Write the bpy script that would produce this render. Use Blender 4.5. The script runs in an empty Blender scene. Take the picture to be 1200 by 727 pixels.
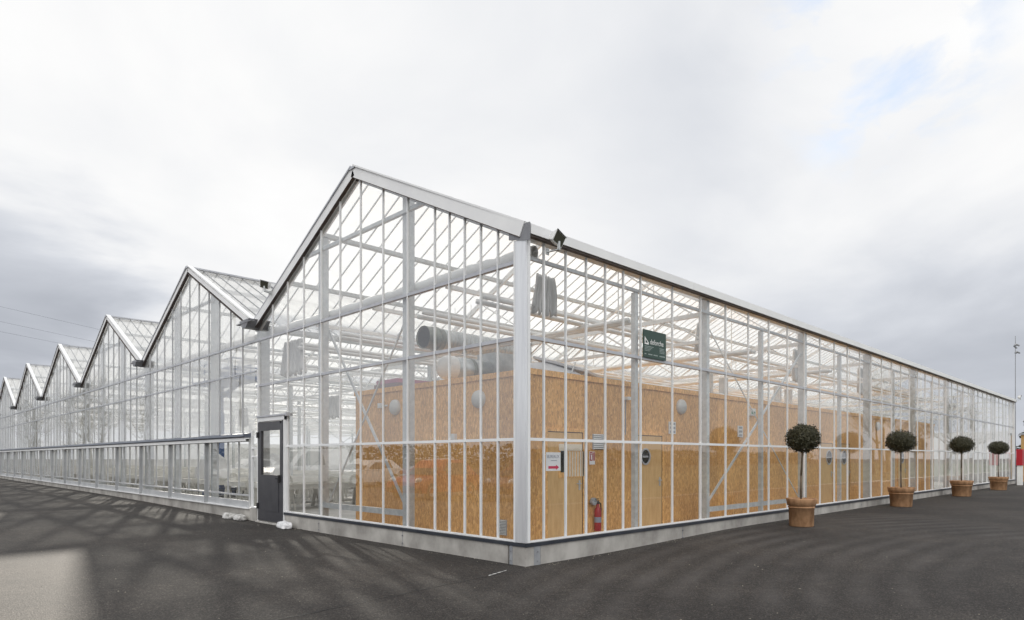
import bpy, bmesh, math, random
from mathutils import Vector, Matrix, noise
random.seed(7)
PI = math.pi
R_ = math.radians
scene = bpy.context.scene
COL = scene.collection

# ------------------------------------------------------------------ materials
def new_mat(name):
    m = bpy.data.materials.new(name); m.use_nodes = True
    nt = m.node_tree; nt.nodes.clear()
    out = nt.nodes.new('ShaderNodeOutputMaterial')
    return m, nt, out

def N(nt, typ, **kw):
    n = nt.nodes.new(typ)
    for k, v in kw.items():
        if k.startswith('i_'):
            key = k[2:]
            n.inputs[int(key) if key.isdigit() else key.replace('_', ' ')].default_value = v
        else:
            setattr(n, k, v)
    return n

def ramp(nt, fac, stops):
    r = nt.nodes.new('ShaderNodeValToRGB')
    el = r.color_ramp.elements
    while len(el) < len(stops): el.new(0.5)
    for e, (p, c) in zip(el, stops):
        e.position = p; e.color = (c[0], c[1], c[2], 1)
    nt.links.new(fac, r.inputs['Fac'])
    return r

def noisy(name, c1, c2, scale=6, rough=0.6, metal=0.0, bump=0.0, stretch=(1, 1, 1), detail=5, lo=0.35, hi=0.65, bscale=None):
    m, nt, out = new_mat(name)
    tc = N(nt, 'ShaderNodeTexCoord'); mp = N(nt, 'ShaderNodeMapping')
    mp.inputs['Scale'].default_value = stretch
    nt.links.new(tc.outputs['Object'], mp.inputs['Vector'])
    no = N(nt, 'ShaderNodeTexNoise', i_Scale=scale, i_Detail=detail, i_Roughness=0.6)
    nt.links.new(mp.outputs[0], no.inputs['Vector'])
    rp = ramp(nt, no.outputs['Fac'], [(lo, c1), (hi, c2)])
    b = N(nt, 'ShaderNodeBsdfPrincipled', i_Roughness=rough, i_Metallic=metal)
    nt.links.new(rp.outputs['Color'], b.inputs['Base Color'])
    if bump:
        n2 = N(nt, 'ShaderNodeTexNoise', i_Scale=bscale or scale * 6, i_Detail=4)
        nt.links.new(mp.outputs[0], n2.inputs['Vector'])
        bp = N(nt, 'ShaderNodeBump', i_Strength=bump, i_Distance=0.02)
        nt.links.new(n2.outputs['Fac'], bp.inputs['Height'])
        nt.links.new(bp.outputs[0], b.inputs['Normal'])
    nt.links.new(b.outputs[0], out.inputs['Surface'])
    return m

def plain(name, c, rough=0.5, metal=0.0, coat=0.0):
    return noisy(name, [x * 0.93 for x in c], [min(1, x * 1.05) for x in c], scale=3, rough=rough, metal=metal)

def glass_mat(name, f0=0.09, tint=(0.985, 0.992, 0.99), rough=0.0, diffuse=0.0, dirt=0.03, wob=0.012):
    m, nt, out = new_mat(name)
    L = nt.links.new
    geo = N(nt, 'ShaderNodeNewGeometry')
    dot = N(nt, 'ShaderNodeVectorMath', operation='DOT_PRODUCT')
    L(geo.outputs['Incoming'], dot.inputs[0]); L(geo.outputs['True Normal'], dot.inputs[1])
    ab = N(nt, 'ShaderNodeMath', operation='ABSOLUTE'); L(dot.outputs['Value'], ab.inputs[0])
    om = N(nt, 'ShaderNodeMath', operation='SUBTRACT', i_0=1.0, use_clamp=True); L(ab.outputs[0], om.inputs[1])
    pw = N(nt, 'ShaderNodeMath', operation='POWER', i_1=4.2); L(om.outputs[0], pw.inputs[0])
    ma = N(nt, 'ShaderNodeMath', operation='MULTIPLY_ADD', i_1=1 - f0, i_2=f0, use_clamp=True); L(pw.outputs[0], ma.inputs[0])
    tr = N(nt, 'ShaderNodeBsdfTransparent'); tr.inputs[0].default_value = (*tint, 1)
    gl = N(nt, 'ShaderNodeBsdfGlossy', i_Roughness=rough)
    if wob:
        tc = N(nt, 'ShaderNodeTexCoord')
        no = N(nt, 'ShaderNodeTexNoise', i_Scale=0.9, i_Detail=2)
        L(tc.outputs['Object'], no.inputs['Vector'])
        bp = N(nt, 'ShaderNodeBump', i_Strength=1.0, i_Distance=wob)
        L(no.outputs['Fac'], bp.inputs['Height']); L(bp.outputs[0], gl.inputs['Normal'])
    base = tr
    if diffuse > 0 or dirt > 0:
        tl = N(nt, 'ShaderNodeBsdfTranslucent'); tl.inputs[0].default_value = (0.92, 0.93, 0.93, 1)
        df = N(nt, 'ShaderNodeBsdfDiffuse'); df.inputs[0].default_value = (0.88, 0.88, 0.87, 1)
        md = N(nt, 'ShaderNodeMixShader', i_0=0.3); L(tl.outputs[0], md.inputs[1]); L(df.outputs[0], md.inputs[2])
        mx0 = N(nt, 'ShaderNodeMixShader')
        tc2 = N(nt, 'ShaderNodeTexCoord')
        n3 = N(nt, 'ShaderNodeTexNoise', i_Scale=1.6, i_Detail=7, i_Roughness=0.68)
        mpd = N(nt, 'ShaderNodeMapping'); mpd.inputs['Scale'].default_value = (1.3, 1.3, .28)
        L(tc2.outputs['Object'], mpd.inputs['Vector']); L(mpd.outputs[0], n3.inputs['Vector'])
        mr = N(nt, 'ShaderNodeMapRange', i_1=0.3, i_2=0.75)
        mr.inputs[3].default_value = diffuse + dirt * 0.3; mr.inputs[4].default_value = diffuse + dirt * 2.2
        L(n3.outputs['Fac'], mr.inputs[0]); L(mr.outputs[0], mx0.inputs[0])
        L(tr.outputs[0], mx0.inputs[1]); L(md.outputs[0], mx0.inputs[2])
        base = mx0
    mx = N(nt, 'ShaderNodeMixShader')
    L(ma.outputs[0], mx.inputs[0]); L(base.outputs[0], mx.inputs[1]); L(gl.outputs[0], mx.inputs[2])
    L(mx.outputs[0], out.inputs['Surface'])
    return m

def osb_mat(name, tone=1.0, flat=0.0):
    m, nt, out = new_mat(name)
    L = nt.links.new
    tc = N(nt, 'ShaderNodeTexCoord')
    cols = []
    def layer(rot, sc, seed):
        mp = N(nt, 'ShaderNodeMapping'); mp.inputs['Rotation'].default_value = rot
        mp.inputs['Scale'].default_value = sc; mp.inputs['Location'].default_value = (seed, seed * 2.3, seed * .7)
        L(tc.outputs['Object'], mp.inputs['Vector'])
        vo = N(nt, 'ShaderNodeTexVoronoi', i_Scale=1.0, i_Randomness=1.0)
        L(mp.outputs[0], vo.inputs['Vector'])
        return vo
    a = layer((0.15, 0.35, 0.1), (40, 40, 13), 1.3)
    b = layer((-0.4, -0.5, 0.5), (34, 34, 12), 5.1)
    c = layer((0.9, 1.0, 0.2), (38, 38, 15), 9.7)
    sep = []
    for v in (a, b, c):
        s = N(nt, 'ShaderNodeSeparateColor'); L(v.outputs['Color'], s.inputs[0]); sep.append(s)
    m1 = N(nt, 'ShaderNodeMath', operation='GREATER_THAN', i_1=0.5); L(sep[0].outputs[1], m1.inputs[0])
    m2 = N(nt, 'ShaderNodeMath', operation='GREATER_THAN', i_1=0.55); L(sep[1].outputs[1], m2.inputs[0])
    x1 = N(nt, 'ShaderNodeMix'); L(m1.outputs[0], x1.inputs[0]); L(sep[0].outputs[0], x1.inputs[2]); L(sep[1].outputs[0], x1.inputs[3])
    x2 = N(nt, 'ShaderNodeMix'); L(m2.outputs[0], x2.inputs[0]); L(x1.outputs[0], x2.inputs[2]); L(sep[2].outputs[0], x2.inputs[3])
    t = tone
    rp = ramp(nt, x2.outputs[0], [(0.0, (0.39 * t, .205 * t, .075 * t)), (0.3, (0.49 * t, .268 * t, .098 * t)),
                                  (0.7, (0.56 * t, .308 * t, .108 * t)), (1.0, (0.66 * t, .405 * t, .17 * t))])
    big = N(nt, 'ShaderNodeTexNoise', i_Scale=0.9, i_Detail=3); L(tc.outputs['Object'], big.inputs['Vector'])
    r2 = ramp(nt, big.outputs['Fac'], [(0.3, (.86, .84, .82)), (0.7, (1.08, 1.08, 1.06))])
    mu = N(nt, 'ShaderNodeMix', data_type='RGBA', blend_type='MULTIPLY'); mu.inputs[0].default_value = 1
    L(rp.outputs['Color'], mu.inputs[6]); L(r2.outputs['Color'], mu.inputs[7])
    fl = N(nt, 'ShaderNodeVectorMath', operation='MULTIPLY_ADD'); L(tc.outputs['Object'], fl.inputs[0]); fl.inputs[1].default_value = (.8, .8, 0); fl.inputs[2].default_value = (-.104, -.015, 0)
    fr_ = N(nt, 'ShaderNodeVectorMath', operation='FLOOR'); L(fl.outputs[0], fr_.inputs[0])
    wn = N(nt, 'ShaderNodeTexWhiteNoise', noise_dimensions='3D'); L(fr_.outputs[0], wn.inputs['Vector'])
    r3 = ramp(nt, wn.outputs['Value'], [(0.0, (.82, .80, .78)), (1.0, (1.08, 1.08, 1.07))])
    mu2 = N(nt, 'ShaderNodeMix', data_type='RGBA', blend_type='MULTIPLY'); mu2.inputs[0].default_value = 1 if not flat else 0
    L(mu.outputs[2], mu2.inputs[6]); L(r3.outputs['Color'], mu2.inputs[7]); mu = mu2
    bs = N(nt, 'ShaderNodeBsdfPrincipled', i_Roughness=0.55)
    L(mu.outputs[2], bs.inputs['Base Color'])
    bp = N(nt, 'ShaderNodeBump', i_Strength=0.25, i_Distance=0.01); L(x2.outputs[0], bp.inputs['Height']); L(bp.outputs[0], bs.inputs['Normal'])
    L(bs.outputs[0], out.inputs['Surface'])
    return m

def asphalt_mat(name):
    m, nt, out = new_mat(name)
    L = nt.links.new
    tc = N(nt, 'ShaderNodeTexCoord')
    g = N(nt, 'ShaderNodeTexVoronoi', i_Scale=78, i_Randomness=1.0); L(tc.outputs['Object'], g.inputs['Vector'])
    sg = N(nt, 'ShaderNodeSeparateColor'); L(g.outputs['Color'], sg.inputs[0])
    grain = ramp(nt, sg.outputs[0], [(0.0, (.018, .0162, .015)), (0.55, (.035, .031, .0285)), (0.86, (.054, .048, .0435)), (1.0, (.105, .096, .085))])
    n1 = N(nt, 'ShaderNodeTexNoise', i_Scale=0.35, i_Detail=7, i_Roughness=0.62); L(tc.outputs['Object'], n1.inputs['Vector'])
    big = ramp(nt, n1.outputs['Fac'], [(0.3, (.66, .65, .66)), (0.5, (1.0, .99, .98)), (0.72, (1.6, 1.55, 1.48))])
    # tyre sweeps: dusty arcs round a turning centre
    mp = N(nt, 'ShaderNodeMapping'); mp.inputs['Location'].default_value = (-5.0, 15.0, 0)
    L(tc.outputs['Object'], mp.inputs['Vector'])
    w = N(nt, 'ShaderNodeTexWave', wave_type='RINGS', rings_direction='Z', i_Scale=0.62, i_Distortion=3.4, i_Detail=5)
    w.inputs['Detail Scale'].default_value = 0.35
    L(mp.outputs[0], w.inputs['Vector'])
    ln = N(nt, 'ShaderNodeVectorMath', operation='LENGTH'); L(mp.outputs[0], ln.inputs[0])
    mr = N(nt, 'ShaderNodeMapRange', i_1=9.5, i_2=11.0, i_3=0.0, i_4=1.0); L(ln.outputs['Value'], mr.inputs[0])
    mr2 = N(nt, 'ShaderNodeMapRange', i_1=14.0, i_2=16.5, i_3=1.0, i_4=0.0); L(ln.outputs['Value'], mr2.inputs[0])
    mm = N(nt, 'ShaderNodeMath', operation='MULTIPLY'); L(mr.outputs[0], mm.inputs[0]); L(mr2.outputs[0], mm.inputs[1])
    n2 = N(nt, 'ShaderNodeTexNoise', i_Scale=0.28, i_Detail=8, i_Roughness=0.7); L(tc.outputs['Object'], n2.inputs['Vector'])
    mm2 = N(nt, 'ShaderNodeMath', operation='MULTIPLY'); nr = N(nt, 'ShaderNodeMapRange', i_1=0.42, i_2=0.68); L(n2.outputs['Fac'], nr.inputs[0]); L(mm.outputs[0], mm2.inputs[0]); L(nr.outputs[0], mm2.inputs[1])
    mm3 = N(nt, 'ShaderNodeMath', operation='MULTIPLY'); L(mm2.outputs[0], mm3.inputs[0]); L(w.outputs['Fac'], mm3.inputs[1])
    mu = N(nt, 'ShaderNodeMix', data_type='RGBA', blend_type='MULTIPLY'); mu.inputs[0].default_value = 1
    L(grain.outputs['Color'], mu.inputs[6]); L(big.outputs['Color'], mu.inputs[7])
    n6 = N(nt, 'ShaderNodeTexNoise', i_Scale=7.0, i_Detail=9, i_Roughness=0.72); L(tc.outputs['Object'], n6.inputs['Vector'])
    mot = ramp(nt, n6.outputs['Fac'], [(0.32, (.80, .80, .80)), (0.5, (1, 1, 1)), (0.68, (1.26, 1.25, 1.22))])
    mu3 = N(nt, 'ShaderNodeMix', data_type='RGBA', blend_type='MULTIPLY'); mu3.inputs[0].default_value = 1
    L(mu.outputs[2], mu3.inputs[6]); L(mot.outputs['Color'], mu3.inputs[7]); mu = mu3
    du = N(nt, 'ShaderNodeMix', data_type='RGBA'); du.inputs[7].default_value = (.115, .105, .098, 1)
    sc = N(nt, 'ShaderNodeMath', operation='MULTIPLY', i_1=0.58, use_clamp=True); L(mm3.outputs[0], sc.inputs[0])
    L(sc.outputs[0], du.inputs[0]); L(mu.outputs[2], du.inputs[6])
    b = N(nt, 'ShaderNodeBsdfPrincipled', i_Roughness=0.8)
    b.inputs['Specular IOR Level'].default_value = 0.3
    L(du.outputs[2], b.inputs['Base Color'])
    bp = N(nt, 'ShaderNodeBump', i_Strength=0.45, i_Distance=0.010); L(g.outputs['Distance'], bp.inputs['Height'])
    n4 = N(nt, 'ShaderNodeTexNoise', i_Scale=2.2, i_Detail=6); L(tc.outputs['Object'], n4.inputs['Vector'])
    bp2 = N(nt, 'ShaderNodeBump', i_Strength=0.3, i_Distance=0.03); L(n4.outputs['Fac'], bp2.inputs['Height']); L(bp2.outputs[0], bp.inputs['Normal'])
    L(bp.outputs[0], b.inputs['Normal'])
    L(b.outputs[0], out.inputs['Surface'])
    return m

def duct_mat(name):
    m = noisy(name, (.32, .34, .34), (.50, .52, .52), scale=4, rough=0.34, metal=0.8)
    return m

M = dict(
    glass=glass_mat('wall_glass', f0=0.09, dirt=0.016, wob=0.0012),
    gableglass=glass_mat('gable_glass', f0=0.23, dirt=0.016, wob=0.0008),
    milk=glass_mat('hazy_glass', f0=0.18, diffuse=0.30, dirt=0.08, wob=0.0012),
    roofglass=glass_mat('roof_glass', f0=0.09, diffuse=0.48, dirt=0.06, tint=(.985, .99, .99), wob=0.0),
    carglass=glass_mat('car_glass', f0=0.1, tint=(.25, .28, .28), dirt=0, wob=0),
    bar=noisy('bar_white', (.78, .79, .79), (.86, .86, .86), scale=2, rough=0.42),
    barg=noisy('bar_backlit_grey', (.46, .47, .48), (.56, .57, .58), scale=2, rough=0.42, metal=.2),  # darker copy of the white bars, backlit shade put into the colour
    frame=noisy('frame_alu', (.34, .35, .36), (.44, .45, .46), scale=2, rough=0.42, metal=.2),
    verge=noisy('verge_white', (.80, .80, .80), (.87, .87, .86), scale=1.5, rough=0.45, stretch=(1, 1, 1)),
    rail=noisy('rail_alu', (.44, .45, .48), (.54, .55, .58), scale=3, rough=0.4, metal=0.25),
    alu=noisy('corner_alu', (.72, .73, .75), (.84, .85, .86), scale=2, rough=0.3, metal=0.45, stretch=(6, 6, .4)),
    galv=noisy('galvanised', (.50, .52, .53), (.66, .68, .68), scale=9, rough=0.5, metal=0.2, detail=8),
    steelwhite=noisy('white_steel', (.80, .80, .79), (.88, .88, .86), scale=3, rough=0.5),
    dark=noisy('dark_sill', (.022, .026, .036), (.04, .045, .055), scale=3, rough=0.45),
    darkbrown=noisy('dark_brown', (.07, .055, .05), (.12, .095, .085), scale=6, rough=0.6),
    gutter=noisy('gutter_grey', (.20, .20, .215), (.30, .305, .32), scale=4, rough=0.5, metal=0.3),
    hood=noisy('blind_hood', (.10, .115, .15), (.15, .165, .2), scale=3, rough=0.4, metal=0.2),
    concrete=noisy('concrete', (.27, .255, .235), (.50, .48, .445), scale=1.6, rough=0.85, bump=0.25, detail=12, stretch=(1, 1, .8)),
    concplate=noisy('grey_plate', (.27, .28, .30), (.36, .37, .38), scale=4, rough=0.6, metal=0.2),
    floor=noisy('house_floor', (.56, .55, .53), (.72, .71, .68), scale=1.2, rough=0.8, detail=6),
    white=noisy('white_sheet', (.72, .72, .71), (.82, .82, .81), scale=0.6, rough=0.7),
    screen=noisy('screen_cloth', (.46, .46, .46), (.64, .64, .63), scale=5, rough=0.85, stretch=(3, 3, .4)),
    roll=noisy('screen_roll', (.66, .66, .64), (.80, .80, .78), scale=5, rough=0.7),
    osb=osb_mat('osb_board', 1.45), osbd=noisy('door_board', (.60, .365, .155), (.70, .45, .21), scale=5, rough=.55, detail=9, stretch=(3, 3, .7)), osbt=osb_mat('osb_trim', 1.5, 1),
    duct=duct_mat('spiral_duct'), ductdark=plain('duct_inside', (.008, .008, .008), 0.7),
    duststeel=noisy('duct_collar', (.09, .10, .08), (.20, .21, .18), scale=6, rough=0.35, metal=0.8),
    plastic=plain('white_plastic', (.72, .72, .70), 0.45), greyplastic=plain('grey_plastic', (.33, .34, .36), 0.5),
    blindcol=plain('blind_cream', (.74, .66, .54), .6),
    lampcol=plain('lamp_glass', (.56, .56, .54), .35),
    darkglass=plain('dark_glass', (.02, .022, .025), 0.08),
    red=plain('red_paint', (.34, .02, .025), 0.4), redsign=plain('red_sign', (.42, .012, .025), 0.45),
    pink=plain('pink_arrow', (.62, .03, .10), 0.5), black=plain('black_rubber', (.015, .015, .016), 0.7),
    green=plain('green_sign', (.010, .045, .030), 0.35), paper=plain('paper_white', (.82, .82, .84), 0.7),
    lightgrey=plain('pale_print', (.36, .42, .40), 0.6), ink=plain('grey_ink', (.25, .27, .34), 0.7),
    signwhite=plain('sign_white', (.82, .82, .80), 0.5),
    door=noisy('door_grey', (.040, .040, .046), (.055, .055, .062), scale=4, rough=0.42),
    terra=noisy('terracotta', (.27, .145, .07), (.50, .29, .155), scale=7, rough=0.8, bump=0.15, detail=8, stretch=(1, 1, .5)),
    soil=noisy('potting_soil', (.02, .014, .009), (.06, .042, .028), scale=30, rough=0.95),
    bark=noisy('bark', (.075, .055, .036), (.16, .125, .088), scale=14, rough=0.9, stretch=(1, 1, .25)),
    treebark=noisy('tree_bark', (.085, .075, .05), (.17, .15, .11), scale=8, rough=0.9, stretch=(1, 1, .3)),
    leaf=noisy('box_leaf', (.018, .018, .008), (.072, .066, .028), scale=16, rough=0.6, lo=.3, hi=.7),
    wood_far=noisy('far_wood', (.03, .038, .02), (.085, .085, .05), scale=0.8, rough=0.9),
    grass=noisy('verge_grass', (.035, .05, .02), (.075, .085, .035), scale=2.5, rough=0.9, bump=0.4),
    kerb=noisy('kerb_concrete', (.38, .37, .34), (.52, .50, .47), scale=3, rough=0.8),
    bag=noisy('sandbag_plastic', (.62, .62, .63), (.82, .82, .82), scale=7, rough=0.5, bump=0.5, bscale=22),
    bagdirty=noisy('sandbag_dirty', (.30, .29, .27), (.70, .69, .67), scale=6, rough=0.6, bump=0.5, bscale=22),
    blue=noisy('lift_blue', (.03, .075, .20), (.06, .12, .27), scale=5, rough=0.5),
    ochre=noisy('ochre_board', (.42, .25, .09), (.55, .34, .14), scale=8, rough=0.7),
    bench=noisy('bench_alu', (.56, .55, .51), (.70, .69, .64), scale=3, rough=0.5),
    hatch=noisy('hatch_panel', (.50, .51, .54), (.62, .63, .65), scale=2, rough=0.5),
    asphalt=asphalt_mat('asphalt'),
    seam=noisy('asphalt_seam', (.014, .014, .014), (.026, .025, .025), scale=9, rough=0.7),
    chalk=noisy('chalk_paint', (.10, .10, .10), (.62, .61, .58), scale=14, rough=0.8, lo=.42, hi=.6),
    carred=plain('car_red', (.36, .045, .035), 0.2), carwhite=plain('car_white', (.78, .78, .78), 0.25),
    carsilver=plain('car_silver', (.72, .73, .73), 0.25, 0.1), cardark=plain('car_dark', (.10, .015, .02), 0.22),
    rim=plain('wheel_rim', (.5, .5, .5), 0.35, 0.7), lampglass=plain('headlight', (.7, .72, .74), 0.1),
    floodface=plain('flood_face', (.055, .055, .04), 0.15),
    wire=plain('line_wire', (.14, .15, .17), 0.6),
    pallet=plain('grey_foil', (.20, .17, .20), 0.6), magenta=plain('insulation_pink', (.42, .20, .30), 0.8),
    steelmast=plain('mast_steel', (.25, .26, .28), 0.5, 0.4),
)

# ------------------------------------------------------------------ mesh builder
class MB:
    def __init__(s): s.v = []; s.f = []
    def add(s, vs, fs):
        o = len(s.v); s.v += [tuple(p) for p in vs]; s.f += [tuple(i + o for i in q) for q in fs]; return s
    def box(s, x0, x1, y0, y1, z0, z1):
        return s.add([(x0, y0, z0), (x1, y0, z0), (x1, y1, z0), (x0, y1, z0), (x0, y0, z1), (x1, y0, z1), (x1, y1, z1), (x0, y1, z1)],
                     [(0, 3, 2, 1), (4, 5, 6, 7), (0, 1, 5, 4), (1, 2, 6, 5), (2, 3, 7, 6), (3, 0, 4, 7)])
    def quad(s, a, b, c, d): return s.add([a, b, c, d], [(0, 1, 2, 3)])
    def poly(s, pts): return s.add(pts, [tuple(range(len(pts)))])
    def beam(s, p, q, w, h, up=(0, 0, 1)):
        p = Vector(p); q = Vector(q); d = (q - p).normalized(); u = Vector(up)
        if abs(d.dot(u)) > 0.98: u = Vector((1, 0, 0))
        sd = d.cross(u).normalized() * (w / 2); u2 = sd.normalized().cross(d) * (h / 2)
        vs = [p - sd - u2, p + sd - u2, p + sd + u2, p - sd + u2, q - sd - u2, q + sd - u2, q + sd + u2, q - sd + u2]
        return s.add(vs, [(0, 3, 2, 1), (4, 5, 6, 7), (0, 1, 5, 4), (1, 2, 6, 5), (2, 3, 7, 6), (3, 0, 4, 7)])
    def tube(s, p, q, r, r2=None, n=8, caps=True):
        p = Vector(p); q = Vector(q); d = (q - p).normalized(); r2 = r if r2 is None else r2
        u = Vector((0, 0, 1)) if abs(d.z) < 0.95 else Vector((1, 0, 0))
        a = d.cross(u).normalized(); b = a.cross(d)
        vs = [p + (a * math.cos(2 * PI * i / n) + b * math.sin(2 * PI * i / n)) * r for i in range(n)]
        vs += [q + (a * math.cos(2 * PI * i / n) + b * math.sin(2 * PI * i / n)) * r2 for i in range(n)]
        fs = [(i, i + n, (i + 1) % n + n, (i + 1) % n) for i in range(n)]
        if caps: fs += [tuple(range(n)), tuple(range(2 * n - 1, n - 1, -1))]
        return s.add(vs, fs)
    def path(s, pts, r, n=8):
        for a, b in zip(pts, pts[1:]): s.tube(a, b, r, n=n)
        return s
    def lathe(s, prof, c=(0, 0, 0), axis='z', n=24):
        vs = []; fs = []
        for (r, h) in prof:
            for i in range(n):
                t = 2 * PI * i / n
                if axis == 'z': vs.append((c[0] + r * math.cos(t), c[1] + r * math.sin(t), c[2] + h))
                elif axis == 'x': vs.append((c[0] + h, c[1] + r * math.cos(t), c[2] + r * math.sin(t)))
                else: vs.append((c[0] + r * math.cos(t), c[1] + h, c[2] + r * math.sin(t)))
        for k in range(len(prof) - 1):
            for i in range(n):
                j = (i + 1) % n
                fs.append((k * n + i, k * n + j, (k + 1) * n + j, (k + 1) * n + i))
        return s.add(vs, fs)
    def build(s, name, mat, parent=None, loc=None, smooth=False):
        me = bpy.data.meshes.new(name); me.from_pydata(s.v, [], s.f); me.update()
        bm = bmesh.new(); bm.from_mesh(me); bmesh.ops.recalc_face_normals(bm, faces=bm.faces); bm.to_mesh(me); bm.free()
        me.materials.append(mat)
        if smooth:
            for p in me.polygons: p.use_smooth = True
        o = bpy.data.objects.new(name, me); COL.objects.link(o)
        if parent: o.parent = parent
        if loc: o.location = loc
        return o

def tag(o, label=None, cat=None, group=None, kind=None):
    if label: o['label'] = label
    if cat: o['category'] = cat
    if group: o['group'] = group
    if kind: o['kind'] = kind
    return o

def thing(name, label, cat, loc=(0, 0, 0), rz=0, group=None):
    o = bpy.data.objects.new(name, None); COL.objects.link(o)
    o.location = loc; o.rotation_euler = (0, 0, rz); o.empty_display_size = .2
    return tag(o, label, cat, group)

def copy_tree(o, parent=None):
    c = o.copy(); COL.objects.link(c)
    if parent: c.parent = parent
    for ch in list(o.children): copy_tree(ch, c)
    return c

def text(body, size, parent, loc, rot, mat, name='lettering', extrude=.001, align='LEFT', xs=1.0):
    cu = bpy.data.curves.new(name, 'FONT'); cu.body = body; cu.size = size; cu.extrude = extrude; cu.align_x = align
    t = bpy.data.objects.new(name, cu); COL.objects.link(t)
    dg = bpy.context.evaluated_depsgraph_get()
    me = bpy.data.meshes.new_from_object(t.evaluated_get(dg))
    bpy.data.objects.remove(t); bpy.data.curves.remove(cu)
    me.materials.clear(); me.materials.append(mat)
    o = bpy.data.objects.new(name, me); COL.objects.link(o); o.parent = parent
    o.location = loc; o.rotation_euler = rot; o.scale = (xs, 1, 1)
    return o

def sstep(a, b, x):
    t = max(0, min(1, (x - a) / (b - a))); return t * t * (3 - 2 * t)

def gz(x, y):   # ground height: the yard falls gently to the corner
    d = 0.09 * sstep(1.0, 7.0, x) if x > 0 else 0
    e = 0.10 * sstep(4.0, 26.0, y) if y > 0 else 0
    return max(d, e)

# ------------------------------------------------------------------ setting: ground
def axis(lo, hi, near0, near1, step):
    a = []; x = near0
    while x <= near1: a.append(x); x += step
    g = step; x = near0
    while x > lo: g *= 1.5; x -= g; a.insert(0, x)
    g = step; x = near1
    while x < hi: g *= 1.5; x += g; a.append(x)
    return a
xs = axis(-700, 700, -14, 46, 1.0); ys = axis(-700, 700, -14, 60, 1.0)
g = MB()
vs = [(x, y, gz(x, y)) for y in ys for x in xs]; nx = len(xs)
g.add(vs, [(j * nx + i, j * nx + i + 1, (j + 1) * nx + i + 1, (j + 1) * nx + i) for j in range(len(ys) - 1) for i in range(nx - 1)])
tag(g.build('ground', M['asphalt'], smooth=True), kind='structure')
tag(MB().box(0.05, 41.3, 0.05, 66.6, .125, .14).build('floor', M['floor']), kind='structure')
tag(MB().box(2.0, 140, -7.15, -6.98, -.05, .12).build('kerb', M['kerb']), kind='structure')
tag(MB().box(2.0, 200, -60, -7.16, -.05, .10).build('grass_verge', M['grass']), kind='structure')
# joint in the asphalt and a scuffed paint dash by the corner
sm = MB()
p0 = Vector((-.55, -.2)); p1 = Vector((-9.5, -1.15)); pr = None
for i in range(61):
    t = i / 60; p = p0.lerp(p1, t) + Vector((0, .02 * math.sin(i * 1.7) + .015 * random.uniform(-1, 1)))
    w = random.uniform(.006, .014); a = (p.x, p.y - w, gz(p.x, p.y) + .004); b = (p.x, p.y + w, gz(p.x, p.y) + .004)
    if pr: sm.quad(pr[0], a, b, pr[1])
    pr = (a, b)
tag(sm.build('asphalt_joint', M['seam']), kind='structure')
tag(MB().add([(-.48, -.09, .005), (-.95, -.22, .005), (-.99, -.265, .005), (-.52, -.13, .005)], [(0, 1, 2, 3)]).build('road_marking', M['chalk']), kind='structure')

# ------------------------------------------------------------------ greenhouse
BW = 9.54; NB = 7; LX = 41.4; EZ = 4.95; RZ = 7.35; SL = (RZ - EZ) / (BW / 2)
YEND = BW * NB
FR = [0.4 + 5.125 * i for i in range(9)]
gh = thing('greenhouse', 'long glass greenhouse with seven pitched gables, white glazing bars and concrete base', 'greenhouse')

def roof_z(y):
    u = y % BW
    return EZ + SL * (u if u < BW / 2 else BW - u)

# concrete base panels
def base_panel(x0, x1, y0, y1, top=.28): MB().box(x0, x1, y0, y1, -.3, top).build('base_panel', M['concrete'], gh)
e = [.24] + [3.66 + 5.0 * i for i in range(8)] + [LX]
e = [.24, 4.28, 9.4, 14.5, 19.6, 24.7, 29.8, 34.9, LX]
for a, b in zip(e, e[1:]): base_panel(a + .012, b - .012, -.07, .14)
e = [.30, 3.05, 6.15, 7.78]
for a, b in zip(e, e[1:]): base_panel(-.07, .14, a + .012, b - .012)
e = [9.32, 9.72] + [BW + 3.18 * i for i in range(1, 18)] + [YEND]
for a, b in zip(e, e[1:]): base_panel(-.07, .14, a + .006, b - .006, .30 if a > 9.5 else .33)
m = MB().box(-.075, .10, -.075, .27, -.3, .281); m.build('corner_block', M['concrete'], gh)
MB().box(.102, .236, -.08, .1, -.3, .281).box(-.083, -.075, .20, .262, -.3, .281).build('corner_plate', M['concplate'], gh)
# the joint plates of the base
for x in (4.28, 9.4, 14.5, 19.6, 24.7, 29.8, 34.9): MB().box(x - .018, x + .018, -.066, .1, -.3, .278).build('joint_plate', M['concplate'], gh)
for y in (3.05, 6.15): MB().box(-.066, .1, y - .018, y + .018, -.3, .278).build('joint_plate', M['concplate'], gh)
b0 = None
for (x, y) in [(-.094, q) for q in (.23, 3.05, 6.15)] + [(q, -.094) for q in (.17, 4.28, 9.4, 14.5)]:
    for z in (.06, .20):
        MB().tube((x, y, z), (x + (.028 if y > 0 else 0), y + (.028 if y < 0 else 0), z), .009, n=6).build('bolt', M['gutter'], gh)
# dark sill
MB().box(-.085, LX, -.09, .1, .284, .335).build('sill', M['dark'], gh)
MB().box(-.09, .1, -.085, 7.80, .284, .335).build('sill', M['dark'], gh)
MB().box(-.03, LX, -.035, .03, .336, .36).build('sill_rail', M['bar'], gh)
MB().box(-.035, .03, .03, 7.80, .336, .36).build('sill_rail', M['bar'], gh)

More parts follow.
